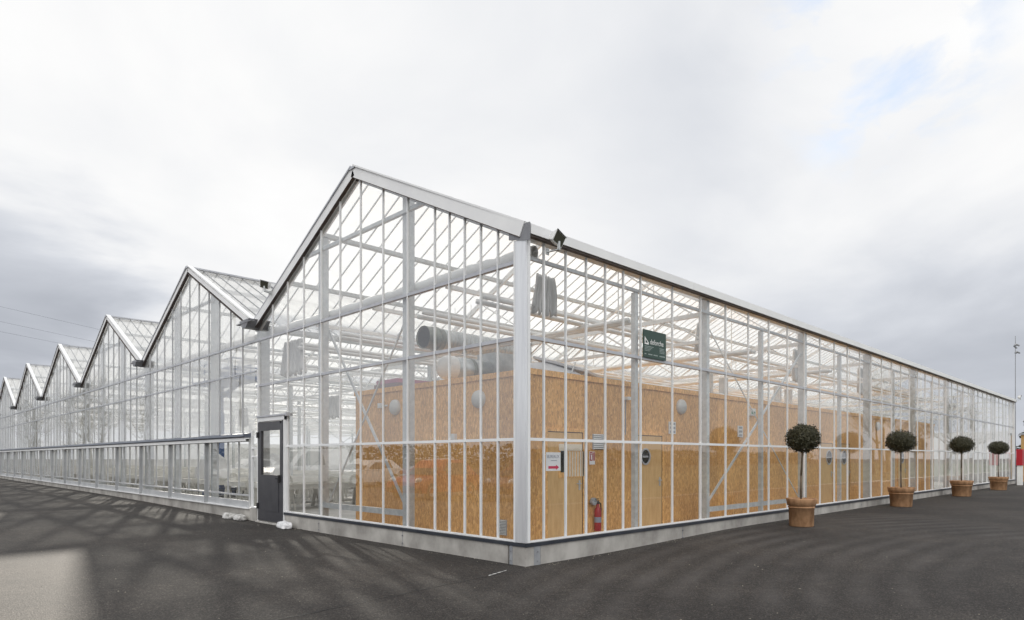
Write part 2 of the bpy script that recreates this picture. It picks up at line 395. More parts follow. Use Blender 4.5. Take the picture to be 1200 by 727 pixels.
# side wall (right): glass + bars; every pane sits at its own slight tilt
prng = random.Random(21)
def pane_poly(mb, pts, along):
    us = [p[0] for p in pts]; zs = [p[1] for p in pts]; uc = sum(us) / len(us); zc = sum(zs) / len(zs)
    a = prng.gauss(0, .0016); b = prng.gauss(0, .0016)
    off = [a * (u - uc) + b * (z - zc) for u, z in pts]
    if along == 'x': mb.poly([(u, o, z) for (u, z), o in zip(pts, off)])
    else: mb.poly([(o, u, z) for (u, z), o in zip(pts, off)])
barx = [.39 + .51 * i for i in range(5)] + [2.96 + 1.055 * i for i in range(37)]
swm = MB(); be = [.05] + [x for x in barx if x < LX - .1] + [LX - .05]
for u0, u1 in zip(be, be[1:]):
    for z0, z1 in ((.36, 1.88), (1.88, 3.41), (3.41, 4.9)): pane_poly(swm, [(u0, z0), (u1, z0), (u1, z1), (u0, z1)], 'x')
sw = swm.build('side_wall', M['glass'], gh)
def bar_v(x, y, z0, z1, along, parent, nm='glazing_bar', w=.022, d=.04, mat='bar'):
    if along == 'x': m = MB().box(x - w / 2, x + w / 2, -d * .62, d * .38, z0, z1)
    else: m = MB().box(-d * .62, d * .38, y - w / 2, y + w / 2, z0, z1)
    return m.build(nm, M[mat], parent)
for x in barx:
    if x < LX - .1: bar_v(x, 0, .362, 4.88, 'x', sw)
# transoms of the side wall
MB().box(.04, LX, -.022, .03, 1.86, 1.905).build('transom', M['bar'], sw)
MB().box(.04, LX, -.018, .06, 3.385, 3.44).build('transom', M['rail'], sw)
MB().box(.06, LX, .05, .10, 4.60, 4.655).build('eaves_rail', M['frame'], sw)
MB().box(LX - .07, LX, -.04, .06, .362, 4.88).build('end_post', M['bar'], sw)

# fascia gutter
fx = [-.02, 4.6, 9.0, 13.4, 17.8, 22.2, 26.6, 31.0, 35.4, LX + .05]
for a, b in zip(fx, fx[1:]):
    MB().box(a + .004, b - .004, -.13, -.10, 4.91, 5.055).box(a + .004, b - .004, -.10, .22, 4.93, 4.945).box(a + .004, b - .004, .2, .22, 4.945, 5.05).build('gutter', M['verge'], gh)
MB().box(0, LX, -.105, -.02, 4.882, 4.909).build('gutter_gap_shade', M['darkbrown'], gh)  # dark strip painted in for the shadowed gap under the gutter
# gutter end at the corner: folded dark plate
MB().add([(-.06, -.132, 4.80), (-.06, .30, 4.90), (-.06, .30, 5.05), (-.06, -.132, 5.07), (-.035, -.132, 4.80), (-.035, .30, 4.90), (-.035, .30, 5.05), (-.035, -.132, 5.07)],
         [(0, 1, 2, 3), (4, 7, 6, 5), (0, 4, 5, 1), (3, 2, 6, 7), (0, 3, 7, 4), (1, 5, 6, 2)]).build('gutter_end', M['gutter'], gh)
# corner post
MB().box(-.045, .0, -.042, .20, .336, 4.86).box(.0, .05, -.042, .0, .336, 4.86).build('corner_post', M['alu'], gh)
MB().box(.0, .05, -.05, -.043, .336, 4.86).box(-.052, -.046, .18, .205, .336, 4.86).build('corner_trim', M['bar'], gh)

# gable walls
def gable_bars(k):
    y0 = BW * k
    if k == 0: return [.595 + .397 * i for i in range(5)] + [2.98 + .795 * i for i in range(8)]
    return [y0 + .795 * i for i in range(1, 12)]
rest = MB()
lowtop = 2.16
for k in range(NB):
    y0 = BW * k; y1 = y0 + BW; ym = (y0 + y1) / 2
    gm = MB(); ue = [y0 + (.205 if k == 0 else .02)] + gable_bars(k) + [y1]
    for u0, u1 in zip(ue, ue[1:]):
        cuts = [(.36, 1.88), (1.88, 3.41), (3.41, 4.56)] if k == 0 and u1 < 7.8 else [(2.61, 3.41), (3.41, 4.56)] if k == 0 else [(lowtop, 3.8), (3.8, 4.56)]
        for z0, z1 in cuts: pane_poly(gm, [(u0, z0), (u1, z0), (u1, z1), (u0, z1)], 'y')
        top = [(u0, 4.56), (u1, 4.56), (u1, roof_z(u1 - .001))] + ([(ym, RZ)] if u0 < ym < u1 else []) + [(u0, roof_z(u0 + .001))]
        pane_poly(gm, top, 'y')
    gw = gm.build('gable_wall', M['gableglass' if k == 0 else 'milk'], gh)
    for y in gable_bars(k):
        z0 = (.362 if k == 0 and y < 7.8 else 2.62 if k == 0 else lowtop + .08)
        z1 = roof_z(y) - .03
        if k < 4: bar_v(0, y, z0, z1, 'y', gw, w=.022 if k == 0 else .020, mat='bar' if k == 0 else 'barg')
        else: rest.box(-.03, .02, y - .010, y + .010, z0, z1)
    ra = y0 + (.21 if k == 0 else 0)
    MB().box(-.02, .06, ra, y1, 4.53, 4.585).build('eaves_rail', M['rail'], gw)
    if k == 0:
        MB().box(-.022, .03, .205, 7.80, 1.86, 1.905).build('transom', M['bar'], gw)
        MB().box(-.018, .06, .205, 9.5, 3.385, 3.44).build('transom', M['rail'], gw)
    else:
        MB().box(-.018, .05, y0, y1, 3.78, 3.82).build('transom', M['rail'], gw)
    MB().box(.03, .10, y0 + 2.45, y1 - 2.45, 6.10, 6.17).build('tie_rail', M['galv'], gw)
    # verge boards: face plate, cap and dark strip painting the overhang's underside shade
    for sgn, ya, yb in ((1, y0, ym), (-1, y1, ym)):
        za = EZ + (.06 if k == 0 and sgn == 1 else 0.02)
        p = Vector((-.06, ya, za)); q = Vector((-.06, yb, RZ + .02))
        d = (q - p).normalized(); nrm = Vector((0, -d.z * sgn, d.y * sgn)) * 1
        if nrm.z < 0: nrm = -nrm
        wdt = .20 if k == 0 else .11
        MB().beam(p - nrm * .03, q - nrm * .03, .03, wdt, up=nrm).build('verge_board', M['verge'], gw)
        MB().beam(p + nrm * .085 + Vector((.06, 0, 0)), q + nrm * .085 + Vector((.03, 0, 0)), .15, .03, up=nrm).build('verge_cap', M['verge'] if sgn == 1 else M['rail'], gw)
        MB().beam(p - nrm * .137 + Vector((.02, 0, 0)), q - nrm * .137 + Vector((.02, 0, 0)), .08, .012, up=nrm).build('verge_shade', M['darkbrown'], gw)
        p2 = p + Vector((.13, 0, 0)); q2 = q + Vector((.13, 0, 0))
        MB().beam(p2 - nrm * .13, q2 - nrm * .13, .05, .10, up=nrm).build('gable_rafter', M['steelwhite'], gw)
    # gable posts
    for yy in (y0 + 3.18, y0 + 6.36):
        MB().box(.07, .24, yy - .07, yy + .07, .14, roof_z(yy) - .12).build('gable_post', M['galv'], gh)
    if k < NB:
        MB().box(.08, .32, y1 - .10, y1 + .10, .14, EZ - .05).build('valley_post', M['galv'], gh)
    # gutter in the valley, with its flared dark end
    ge = MB()
    ge.add([(-.30, y1 - .10, EZ - .10), (-.30, y1 + .10, EZ - .10), (-.30, y1 + .30, EZ + .10), (-.30, y1 - .30, EZ + .10),
            (.25, y1 - .10, EZ - .10), (.25, y1 + .10, EZ - .10), (.25, y1 + .30, EZ + .10), (.25, y1 - .30, EZ + .10)],
           [(0, 1, 2, 3), (4, 7, 6, 5), (0, 4, 5, 1), (1, 5, 6, 2), (2, 6, 7, 3), (3, 7, 4, 0)])
    ge.box(-.31, -.22, y1 - .46, y1 + .46, EZ + .02, EZ + .045)
    ge.build('gutter_end', M['gutter'], gh)
    MB().box(.25, LX, y1 - .16, y1 + .16, EZ - .10, EZ + .01).build('valley_gutter', M['galv'], gh)
ob = rest.build('glazing_bar', M['barg'], gh); ob['kind'] = 'stuff'

# low ventilation windows under a dark hood, left of the door
hood = MB()
pp = [(-.24, 2.15), (-.22, 2.21), (-.05, 2.24), (.02, 2.24), (.02, 2.12), (-.21, 2.12)]
n = len(pp); ya, yb = 9.74, YEND
hood.add([(a, ya, b) for a, b in pp] + [(a, yb, b) for a, b in pp],
         [tuple(range(n)), tuple(range(2 * n - 1, n - 1, -1))] + [(i, (i + 1) % n, (i + 1) % n + n, i + n) for i in range(n)])
hood.build('blind_hood', M['hood'], gh)
MB().box(-.19, -.16, 9.76, YEND, 2.03, 2.12).build('hood_lip', M['verge'], gh)
MB().box(-.12, .08, 9.74, YEND, .305, .34).build('low_ledge', M['bar'], gh)
yw = [9.78] + [BW + 3.18 * i for i in range(1, 19)]
for a, b in zip(yw, yw[1:]):
    w = MB()
    w.box(-.06, -.02, a + .05, b - .05, .345, .50).box(-.05, -.01, a + .05, b - .05, .62, .66)
    w.box(-.055, -.015, a + .04, a + .065, .345, 2.1).box(-.055, -.015, b - .065, b - .04, .345, 2.1)
    for i in (1, 2, 3): w.box(-.05, -.015, a + (b - a) * i / 4 - .011, a + (b - a) * i / 4 + .011, .66, 2.1)
    w.box(-.055, -.015, a + .05, b - .05, 2.02, 2.1)
    wo = w.build('window', M['barg'], gh)
    MB().quad((-.02, a + .06, .5), (-.02, b - .06, .5), (-.02, b - .06, 2.1), (-.02, a + .06, 2.1)).build('pane', M['glass'], wo)
    MB().box(-.13, -.04, b - .032, b + .032, .34, 2.11).build('window_post', M['frame'], gh)
# narrow bay beside the door
nb = MB().box(-.04, .02, 9.31, 9.36, .34, 4.5).box(-.04, .02, 9.70, 9.74, .34, 2.3)
nb.box(-.03, .02, 9.36, 9.70, 1.83, 1.87).box(-.03, .02, 9.36, 9.70, 1.62, 1.65).box(-.05, .06, 9.31, 9.74, .34, .37)
nb.build('door_side_frame', M['bar'], gh)
MB().quad((-.005, 9.5401, .37), (-.005, 9.70, .37), (-.005, 9.70, 2.16), (-.005, 9.5401, 2.16)).build('pane', M['glass'], gh)

# door in the gable wall
dr = MB().box(-.07, .05, 7.80, 7.86, .03, 2.58).box(-.07, .05, 9.22, 9.28, .03, 2.58).box(-.075, .05, 7.80, 9.28, 2.50, 2.60)
do = dr.build('door', M['bar'], gh)
MB().box(-.10, .04, 7.62, 9.30, 2.602, 2.64).box(-.12, -.02, 7.60, 7.66, 2.58, 2.66).build('door_track', M['rail'], do)
lf = MB().box(-.085, -.02, 7.90, 8.00, .07, 2.42).box(-.085, -.02, 9.04, 9.22, .07, 2.48).box(-.085, -.02, 8.0, 9.04, 2.27, 2.48)
lf.box(-.085, -.02, 8.0, 9.04, .07, 1.19).box(-.095, -.086, 8.06, 8.98, .32, 1.12)
lf.box(-.09, -.02, 7.86, 7.90, .05, 2.49)
lf.build('door_leaf', M['door'], do)
MB().quad((-.05, 8.0, 1.19), (-.05, 9.04, 1.19), (-.05, 9.04, 2.27), (-.05, 8.0, 2.27)).build('door_glass', M['glass'], do)
MB().box(-.14, -.086, 7.96, 8.0, 1.02, 1.2).box(-.16, -.14, 7.96, 8.08, 1.1, 1.13).build('handle', M['black'], do)
for z in (.35, 2.1): MB().box(-.115, -.08, 9.17, 9.25, z, z + .14).build('hinge', M['black'], do)
MB().box(-.12, .05, 7.78, 9.30, -.02, .05).build('threshold', M['kerb'], do)

# roof
for k in range(NB):
    y0 = BW * k; y1 = y0 + BW; ym = (y0 + y1) / 2
    for ya, yb in ((y0, ym), (y1, ym)):
        s = 1 if yb > ya else -1
        ya2 = ya + .17 * s; za = EZ + .17 * SL
        sl = MB().quad((0, ya2, za), (LX, ya2, za), (LX, yb, RZ), (0, yb, RZ)).build('roof_slope', M['roofglass'], gh)
        bars = MB()
        for i in range(1, 104):
            x = LX * i / 104; bars.beam((x, ya2, za - .006), (x, yb, RZ - .006), .015, .03)
        bars.build('roof_bars', M['bar'], sl)
        caps = MB()
        for i in range(1, 104):
            x = LX * i / 104; caps.beam((x, ya2, za + .012), (x, yb, RZ + .012), .022, .012)
        caps.build('bar_caps', M['frame'], sl)
        pu = MB()
        for t in (.33, .66):
            yy = ya2 + (yb - ya2) * t; zz = za + (RZ - za) * t
            pu.box(.1, LX, yy - .07, yy + .07, zz - .12, zz - .04)
        pu.build('purlin', M['galv'], sl)
    MB().box(-.1, LX, ym - .09, ym + .09, RZ + .03, RZ + .075).build('ridge_cap', M['rail'], gh)
    # ventilation flaps by the ridge, a hand's width open
    if k < 3:
        for x in (2.2, 6.6, 11.0, 15.4):
            fl = MB(); a = Vector((x, ym - 2.2, RZ + .05 - 2.2 * SL + .12)); b = Vector((x, ym - .1, RZ + .05))
            for (xx) in (x, x + 1.9): fl.beam((xx, a.y, a.z), (xx, b.y, b.z), .04, .04)
            fl.beam((x, a.y, a.z), (x + 1.9, a.y, a.z), .05, .04)
            fo = fl.build('vent_flap', M['gutter'], gh)
            MB().quad((x, a.y, a.z), (x + 1.9, a.y, a.z), (x + 1.9, b.y, b.z), (x, b.y, b.z)).build('pane', M['roofglass'], fo)

# trusses (one mesh, copied)
def truss_mesh():
    t = MB(); z0, z1 = 4.05, 4.62
    t.beam((0, .12, z0), (0, BW - .12, z0), .07, .07).beam((0, .12, z1), (0, BW - .12, z1), .07, .09)
    nseg = 10; st = (BW - .3) / nseg
    for i in range(nseg):
        a = .15 + st * i; b = a + st
        if i % 2 == 0: t.tube((0, a, z0), (0, b, z1), .02, n=5)
        else: t.tube((0, a, z1), (0, b, z0), .02, n=5)
    ym = BW / 2
    t.beam((0, .1, EZ - .1), (0, ym, RZ - .14), .05, .09).beam((0, BW - .1, EZ - .1), (0, ym, RZ - .14), .05, .09)
    t.tube((0, ym, z1), (0, ym, RZ - .15), .022, n=5)
    for s in (-1, 1):
        t.tube((0, ym, z1), (0, ym + s * 2.4, roof_z(ym + 2.4) - .15), .02, n=5)
        t.tube((0, ym + s * 2.4, z1), (0, ym + s * 2.4, roof_z(ym + 2.4) - .15), .018, n=5)
        t.tube((0, ym + s * 2.4, roof_z(ym + 2.4) - .15), (0, ym + s * 4.4, z1), .018, n=5)
    return t
t0 = None
for k in range(NB):
    for x in FR[1:]:
        if t0 is None: t0 = o = truss_mesh().build('truss', M['steelwhite'], gh)
        else: o = t0.copy(); COL.objects.link(o)
        o.location = (x, BW * k, 0)
# columns
c0 = c1 = None
for i, x in enumerate(FR[1:]):
    o = MB().box(x - .055, x + .055, .07, .26, .14, EZ - .05).build('side_post', M['galv'], gh) if c0 is None else c0.copy()
    if c0 is None: c0 = o; base_x = x
    else: COL.objects.link(o); o.location = (x - base_x, 0, 0)
    for k in range(1, NB):
        if c1 is None: c1 = q = MB().box(-.06, .06, -.09, .09, .14, EZ - .1).build('column', M['galv'], gh)
        else: q = c1.copy(); COL.objects.link(q)
        q.location = (x, BW * k, 0)
i0 = None
for j in range(8):
    x = 2.95 + 5.125 * j
    if i0 is None: i0 = o = MB().box(-.045, .045, .07, .16, .14, 4.6).build('side_stud', M['galv'], gh)
    else: o = i0.copy(); COL.objects.link(o)
    o.location = (x, 0, 0)
MB().box(.1, .16, .22, .34, .336, 4.86).build('inner_corner_post', M['galv'], gh)
# braces
for a, b, w in (((5.58, .20, .55), (10.6, .20, 4.35), .05), ((5.58, .24, 4.6), (10.6, .24, .55), .028),
                ((26.08, .2, .55), (31.0, .2, 4.35), .05), ((26.08, .24, 4.5), (31.0, .24, .55), .028)):
    MB().beam(a, b, .012 if w < .03 else .03, w).build('brace', M['galv'], gh)
MB().box(5.58, 10.6, .10, .16, .47, .57).build('brace_rail', M['galv'], gh)
for a, b, w in (((.27, 6.36, 4.45), (.27, 3.25, .45), .055), ((.20, 3.2, 4.35), (.20, 6.30, .5), .03)):
    MB().beam(a, b, .03, w).build('brace', M['galv'], gh)
MB().box(.10, .17, 3.25, 6.3, .52, .63).build('brace_rail', M['galv'], gh)
for k in (1, 2, 3, 4):
    y0 = BW * k
    for a, b in (((5.6, y0 + .2, .6), (10.6, y0 + .2, 4.0)), ((5.6, y0 + .2, 4.0), (10.6, y0 + .2, .6))):
        MB().tube(a, b, .012, n=5).build('wire_brace', M['galv'], gh)
# pipes and folded energy screens under the roof
def wavy(p, q, r, amp, nseg=60, n=10):
    p = Vector(p); q = Vector(q); m = MB(); prev = None; rng = random.Random(3)
    d = (q - p).normalized(); sd = Vector((-d.y, d.x, 0))
    rings = []
    for i in range(nseg + 1):
        c = p.lerp(q, i / nseg); rr = r * (1 + amp * rng.uniform(-1, 1)); dz = amp * r * .5 * math.sin(i * .9)
        rings.append([c + sd * rr * .75 * math.cos(2 * PI * j / n) + Vector((0, 0, dz + rr * math.sin(2 * PI * j / n))) for j in range(n)])
    vs = [v for rg in rings for v in rg]
    fs = [(i * n + j, i * n + (j + 1) % n, (i + 1) * n + (j + 1) % n, (i + 1) * n + j) for i in range(nseg) for j in range(n)]
    return m.add(vs, fs)
for k in range(NB):
    wavy((.36, BW * k + .15, 4.78), (.36, BW * k + BW - .2, 4.78), .11, .12).build('screen_roll', M['white'], gh, smooth=True)
for y in (1.5, 3.2, 6.2, 8.1):
    MB().tube((.5, y, 4.36), (LX, y, 4.36), .045, n=10).tube((.5, y + .16, 4.30), (LX, y + .16, 4.30), .045, n=10).build('heating_pipe', M['steelwhite'], gh, smooth=True)
for k in range(1, NB):
    for y in (2.2, 7.3):
        MB().tube((.6, BW * k + y, 4.4), (LX, BW * k + y, 4.4), .05, n=8).build('heating_pipe', M['steelwhite'], gh, smooth=True)
for x in (3.3, 8.4, 13.5):
    MB().path([(x, .5, 4.22), (x, 9.2, 4.22)], .045, n=10).path([(x + .2, .5, 4.22), (x + .2, 9.2, 4.22)], .045, n=10).build('heating_pipe', M['steelwhite'], gh, smooth=True)
for k in range(NB):
    for u in (.25, .5, .75):
        yy = BW * (k + u)
        MB().beam((.4, yy, 4.68), (LX, yy, 4.68), .05, .08).build('screen_rail', M['steelwhite'], gh)
# far walls: white insulated sheets below glass
MB().box(LX - .02, LX + .02, .1, YEND, .14, 3.2).build('end_wall', M['white'], gh)
MB().box(.1, LX, YEND - .03, YEND + .03, .14, 3.2).build('end_wall', M['white'], gh)
MB().quad((LX, 0, 3.2), (LX, YEND, 3.2), (LX, YEND, EZ), (LX, 0, EZ)).build('end_glazing', M['glass'], gh)
for k in range(NB):
    MB().poly([(LX, BW * k, EZ), (LX, BW * k + BW, EZ), (LX, BW * k + BW / 2, RZ)]).build('end_glazing', M['glass'], gh)
MB().quad((0, YEND, 3.2), (LX, YEND, 3.2), (LX, YEND, EZ), (0, YEND, EZ)).build('end_glazing', M['glass'], gh)

# ------------------------------------------------------------------ OSB cabin
CX0, CX1, CY0, CY1, CZ0, CZ1 = .95, 26.9, .82, 6.35, .14, 3.11
cb = thing('osb_cabin', 'long flat roofed cabin clad in golden chipboard behind the side glass', 'cabin', (CX0, CY0, CZ0))
O = Vector((CX0, CY0, CZ0))
def rel(m): m.v = [(a - O.x, b - O.y, c - O.z) for a, b, c in m.v]; return m
# cladding: separate sheets with open joints, front, left end, right end, back
cl = MB().box(CX0 + .02, CX1 - .02, CY0 + .02, CY1 - .02, CZ0, CZ1 - .03); rel(cl).build('wall', M['darkbrown'], cb)
sheets = MB(); edges = [CX0, 1.08] + [1.08 + 1.25 * i for i in range(1, 21)] + [CX1]
edges = sorted(set(round(v, 3) for v in edges if v <= CX1))
for a, b in zip(edges, edges[1:]): sheets.box(a + .003, b - .003, CY0, CY0 + .018, CZ0, CZ1 - .1)
ey = [CY0 + .0185 + 1.25 * i for i in range(5)] + [CY1]
for a, b in zip(ey, ey[1:]): sheets.box(CX0, CX0 + .018, a + .002, b - .002, CZ0, CZ1 - .1); sheets.box(CX1 - .018, CX1, a + .002, b - .002, CZ0, CZ1 - .1)
rel(sheets).build('cladding', M['osb'], cb)
rel(MB().box(CX0 - .03, CX1 + .03, CY0 - .03, CY1 + .03, CZ1 - .1, CZ1)).build('roof', M['osbt'], cb)
rel(MB().box(CX0 - .012, CX0 + .06, CY0 - .012, CY0 - .001, CZ0, CZ1 - .101).box(CX0 - .012, CX0 - .001, CY0 - .001, CY0 + .06, CZ0, CZ1 - .101)).build('corner_board', M['osb'], cb)
F = CY0
def cabin_door(x0, x1, top, port=None, glazed=False):
    fr = MB().box(x0 - .07, x0 - .005, F - .03, F, CZ0, top + .07).box(x1 + .005, x1 + .07, F - .03, F, CZ0, top + .07).box(x0 - .005, x1 + .005, F - .03, F, top + .005, top + .07)
    dd = rel(fr).build('door', M['osbt'], cb)
    rel(MB().box(x0 - .005, x0 + .006, F - .022, F - .001, CZ0, top + .005).box(x1 - .006, x1 + .005, F - .022, F - .001, CZ0, top + .005).box(x0 + .006, x1 - .006, F - .022, F - .001, top - .008, top + .005)).build('shadow_gap', M['black'], dd)
    rel(MB().box(x0 + .007, x1 - .007, F - .018, F - .001, CZ0, top - .009)).build('door_leaf', M['osbd'], dd)
    hx = x1 - .09
    rel(MB().box(hx - .02, hx + .02, F - .03, F - .019, 1.02, 1.2).tube((hx, F - .03, 1.14), (hx, F - .07, 1.14), .01).tube((hx, F - .07, 1.14), (hx - .12, F - .07, 1.14), .01)).build('handle', M['rail'], dd)
    if port:
        px, pz, r = port
        ring = MB().lathe([(r, 0), (r + .03, 0), (r + .03, -.02), (r, -.02), (r, 0)], (px, F - .02, pz), 'y', 28)
        rel(ring).build('porthole_frame', M['rail'], dd)
        rel(MB().lathe([(.0001, 0), (r, 0)], (px, F - .024, pz), 'y', 28)).build('porthole', M['darkglass'], dd)
        rel(MB().box(px - r * .8, px + r * .75, F - .029, F - .026, pz - .02, pz + .02)).build('reflector_strip', M['greyplastic'], dd)
    if glazed:
        a, b, c, d = x0 + .28, x1 - .03, 1.25, 1.86
        rel(MB().box(a, b, F - .024, F - .019, c, d)).build('window', M['osbt'], dd)
        sl = MB()
        for i in range(7): sl.box(a + .20 + i * .075, a + .245 + i * .075, F - .030, F - .025, c + .02, d - .14)
        rel(sl).build('blind', M['blindcol'], dd)
        rel(MB().box(a, b, F - .034, F - .025, d - .13, d - .01)).build('valance', M['blindcol'], dd)
        rel(MB().box(a + .05, a + .17, F - .036, F - .026, c + .1, d - .131)).build('window_slot', M['darkglass'], dd)
    return dd
cabin_door(1.36, 2.30, 2.06, glazed=True)
cabin_door(3.92, 4.92, 2.06, port=(4.30, 1.63, .14))
cabin_door(13.6, 14.6, 2.06, port=(14.3, 1.62, .2))
cabin_door(15.15, 16.15, 2.06, port=(15.6, 1.62, .2))
cabin_door(21.5, 22.5, 2.06, port=(22.0, 1.62, .2))
def grille(x0, x1, z0, z1, n, side=False):
    fr = MB(); sl = MB()
    if not side:
        fr.box(x0, x1, F - .012, F - .001, z0, z1)
        for i in range(n):
            z = z0 + (z1 - z0) * (i + .5) / n; h = (z1 - z0) / n * .5
            sl.add([(x0 + .02, F - .013, z - h / 2), (x1 - .02, F - .013, z - h / 2), (x1 - .02, F - .03, z - h * .2), (x0 + .02, F - .03, z - h * .2), (x0 + .02, F - .013, z + h / 2), (x1 - .02, F - .013, z + h / 2)],
                   [(0, 1, 2, 3), (3, 2, 5, 4), (0, 3, 4), (1, 5, 2)])
    else:
        X = CX0; fr.box(X - .012, X - .001, x0, x1, z0, z1)
        for i in range(n):
            z = z0 + (z1 - z0) * (i + .5) / n; h = (z1 - z0) / n * .5
            sl.add([(X - .013, x0 + .02, z - h / 2), (X - .013, x1 - .02, z - h / 2), (X - .03, x1 - .02, z - h * .2), (X - .03, x0 + .02, z - h * .2), (X - .013, x0 + .02, z + h / 2), (X - .013, x1 - .02, z + h / 2)],
                   [(0, 1, 2, 3), (3, 2, 5, 4), (0, 3, 4), (1, 5, 2)])
    v = rel(fr).build('vent_grille', M['greyplastic'], cb)
    rel(sl).build('louvres', M['plastic'], v)
grille(2.61, 2.95, 1.76, 2.05, 8)
grille(1.38, 1.62, .25, .52, 10, side=True)
def wall_lamp(p, side):
    prof = [(.165, 0), (.165, -.03), (.15, -.07), (.09, -.105), (.001, -.115)]
    if not side: rel(MB().lathe(prof, (p[0], F, p[1]), 'y', 24)).build('wall_lamp', M['lampcol'], cb, smooth=True)
    else: rel(MB().lathe(prof, (CX0, p[0], p[1]), 'x', 24)).build('wall_lamp', M['lampcol'], cb, smooth=True)
for p in ((5.68, 2.72), (12.2, 2.80), (19.0, 2.75)): wall_lamp(p, False)
for p in ((4.75, 2.67), (2.10, 2.67)): wall_lamp(p, True)
def socket_plate(x0, x1, z0, z1, rows, cols):
    s = rel(MB().box(x0, x1, F - .02, F - .001, z0, z1)).build('socket_plate', M['plastic'], cb)
    h = MB()
    for r in range(rows):
        for c in range(cols):
            cx = x0 + (x1 - x0) * (c + .5) / cols; cz = z0 + (z1 - z0) * (r + .5) / rows
            h.box(cx - (x1 - x0) / cols * .32, cx + (x1 - x0) / cols * .32, F - .023, F - .0205, cz - .025, cz + .025)
    rel(h).build('socket', M['greyplastic'], s)
socket_plate(5.20, 5.46, 2.12, 2.38, 3, 2)
socket_plate(8.32, 8.58, 2.12, 2.40, 3, 1)
rel(MB().box(3.58, 3.70, F - .10, F, 2.74, 2.80)).build('detector', M['plastic'], cb)
rel(MB().tube((3.64, F - .012, 2.06), (3.64, F - .012, 2.74), .01)).build('conduit', M['greyplastic'], cb)
el = rel(MB().box(8.9, 9.18, F - .07, F, 2.68, 2.86)).build('exit_lamp', M['plastic'], cb)
rel(MB().box(8.94, 9.14, F - .074, F - .0705, 2.71, 2.78)).build('lamp_lens', plain('exit_green', (.03, .22, .12), .4), el)
rel(MB().box(CX0 - .06, CX0, 2.74, 2.87, 1.95, 2.06)).build('socket_plate', M['plastic'], cb)
rel(MB().box(CX0 - .10, CX0, 5.18, 5.30, 2.68, 2.78).tube((CX0 - .05, 5.24, 2.72), (CX0 - .05, 5.0, 2.72), .02)).build('detector', M['plastic'], cb)

# fire extinguisher and its sign
ex = thing('fire_extinguisher', 'red fire extinguisher on a wall bracket beside the plain cabin door', 'fire extinguisher', (2.66, CY0 - .09, .25))
MB().lathe([(.001, 0), (.058, 0), (.065, .02), (.065, .36), (.05, .42), (.028, .445), (.028, .50)], n=20).build('cylinder', M['red'], ex, smooth=True)
MB().box(-.02, .02, -.02, .02, .50, .55).box(-.11, .03, -.012, .012, .55, .565).box(-.09, .02, -.012, .012, .585, .60).build('valve', M['black'], ex)
MB().path([(.03, 0, .53), (.085, 0, .50), (.095, 0, .42), (.09, 0, .2)], .012).build('hose', M['black'], ex)
MB().lathe([(.0665, .16), (.0665, .26)], n=20).build('sticker', M['ink'], ex)
MB().lathe([(.001, .03), (.07, .03), (.07, -.03), (.001, -.03)], (-.10, .02, .55), 'y', 16).build('gauge_bracket', M['greyplastic'], ex)
fs = thing('fire_sign', 'small white and red fire extinguisher sign above the extinguisher', 'sign', (2.60, CY0 - .004, 1.50))
MB().box(-.08, .08, -.003, .003, -.02, .22).build('plate', M['paper'], fs)
MB().box(-.07, .01, -.006, -.0035, .05, .21).box(.03, .07, -.006, -.0035, .05, .21).build('red_field', M['red'], fs)
MB().box(-.045, -.015, -.008, -.0065, .07, .16).box(-.055, -.025, -.008, -.0065, .17, .19).build('pictogram', M['paper'], fs)

# notice on the glass
nt_ = thing('paper_notice', 'white paper notice with a pink arrow taped inside the glass', 'notice', (.64, .022, 1.545))
MB().box(-.17, .17, -.002, .002, -.145, .145).build('sheet', M['paper'], nt_)
text('BUREAUX', .072, nt_, (-.145, -.0035, .055), (PI / 2, 0, 0), M['ink'], extrude=.0004, xs=.88)
MB().box(-.06, .08, -.004, -.0025, .012, .02).build('underline', M['ink'], nt_)
MB().add([(-.12, -.0045, -.11), (.06, -.0045, -.11), (.06, -.0045, -.13), (.13, -.0045, -.09), (.06, -.0045, -.05), (.06, -.0045, -.07), (-.12, -.0045, -.07)], [tuple(range(7))]).build('arrow', M['pink'], nt_)
for x in (-.08, -.01, .05): pass

# company sign hung on the glazing bars
cs = thing('company_sign', 'dark green square sign with white lettering hung on the side glazing', 'sign', (2.99, -.042, 3.43))
MB().box(0, .74, -.008, .008, 0, .50).build('board', M['green'], cs)
MB().poly([(.035, -.0095, .235), (.165, -.0095, .235), (.165, -.0095, .27), (.035, -.0095, .375)]).build('emblem', M['signwhite'], cs)
MB().poly([(.062, -.0105, .262), (.125, -.0105, .262), (.125, -.0105, .278), (.062, -.0105, .325)]).build('emblem_core', M['green'], cs)
text('deforche', .135, cs, (.205, -.0095, .25), (PI / 2, 0, 0), M['signwhite'], extrude=.0006, xs=.92)
sm = MB(); rg = random.Random(5)
for r in range(4):
    x = .035
    while x < .035 + (.27 - .035 * r * 1.1): w = rg.uniform(.012, .03); sm.box(x, x + w, -.0095, -.0085, .195 - r * .026, .207 - r * .026); x += w + .008
for r in range(4):
    x = .52
    while x < .68: w = rg.uniform(.012, .03); sm.box(x, min(x + w, .70), -.0095, -.0085, .195 - r * .026, .207 - r * .026); x += w + .008
for x0, x1 in ((.035, .09), (.15, .28), (.32, .46), (.52, .70)):
    x = x0
    while x < x1: w = rg.uniform(.014, .03); sm.box(x, min(x + w, x1), -.0095, -.0085, .05, .07); x += w + .007
sm.build('small_print', M['lightgrey'], cs)

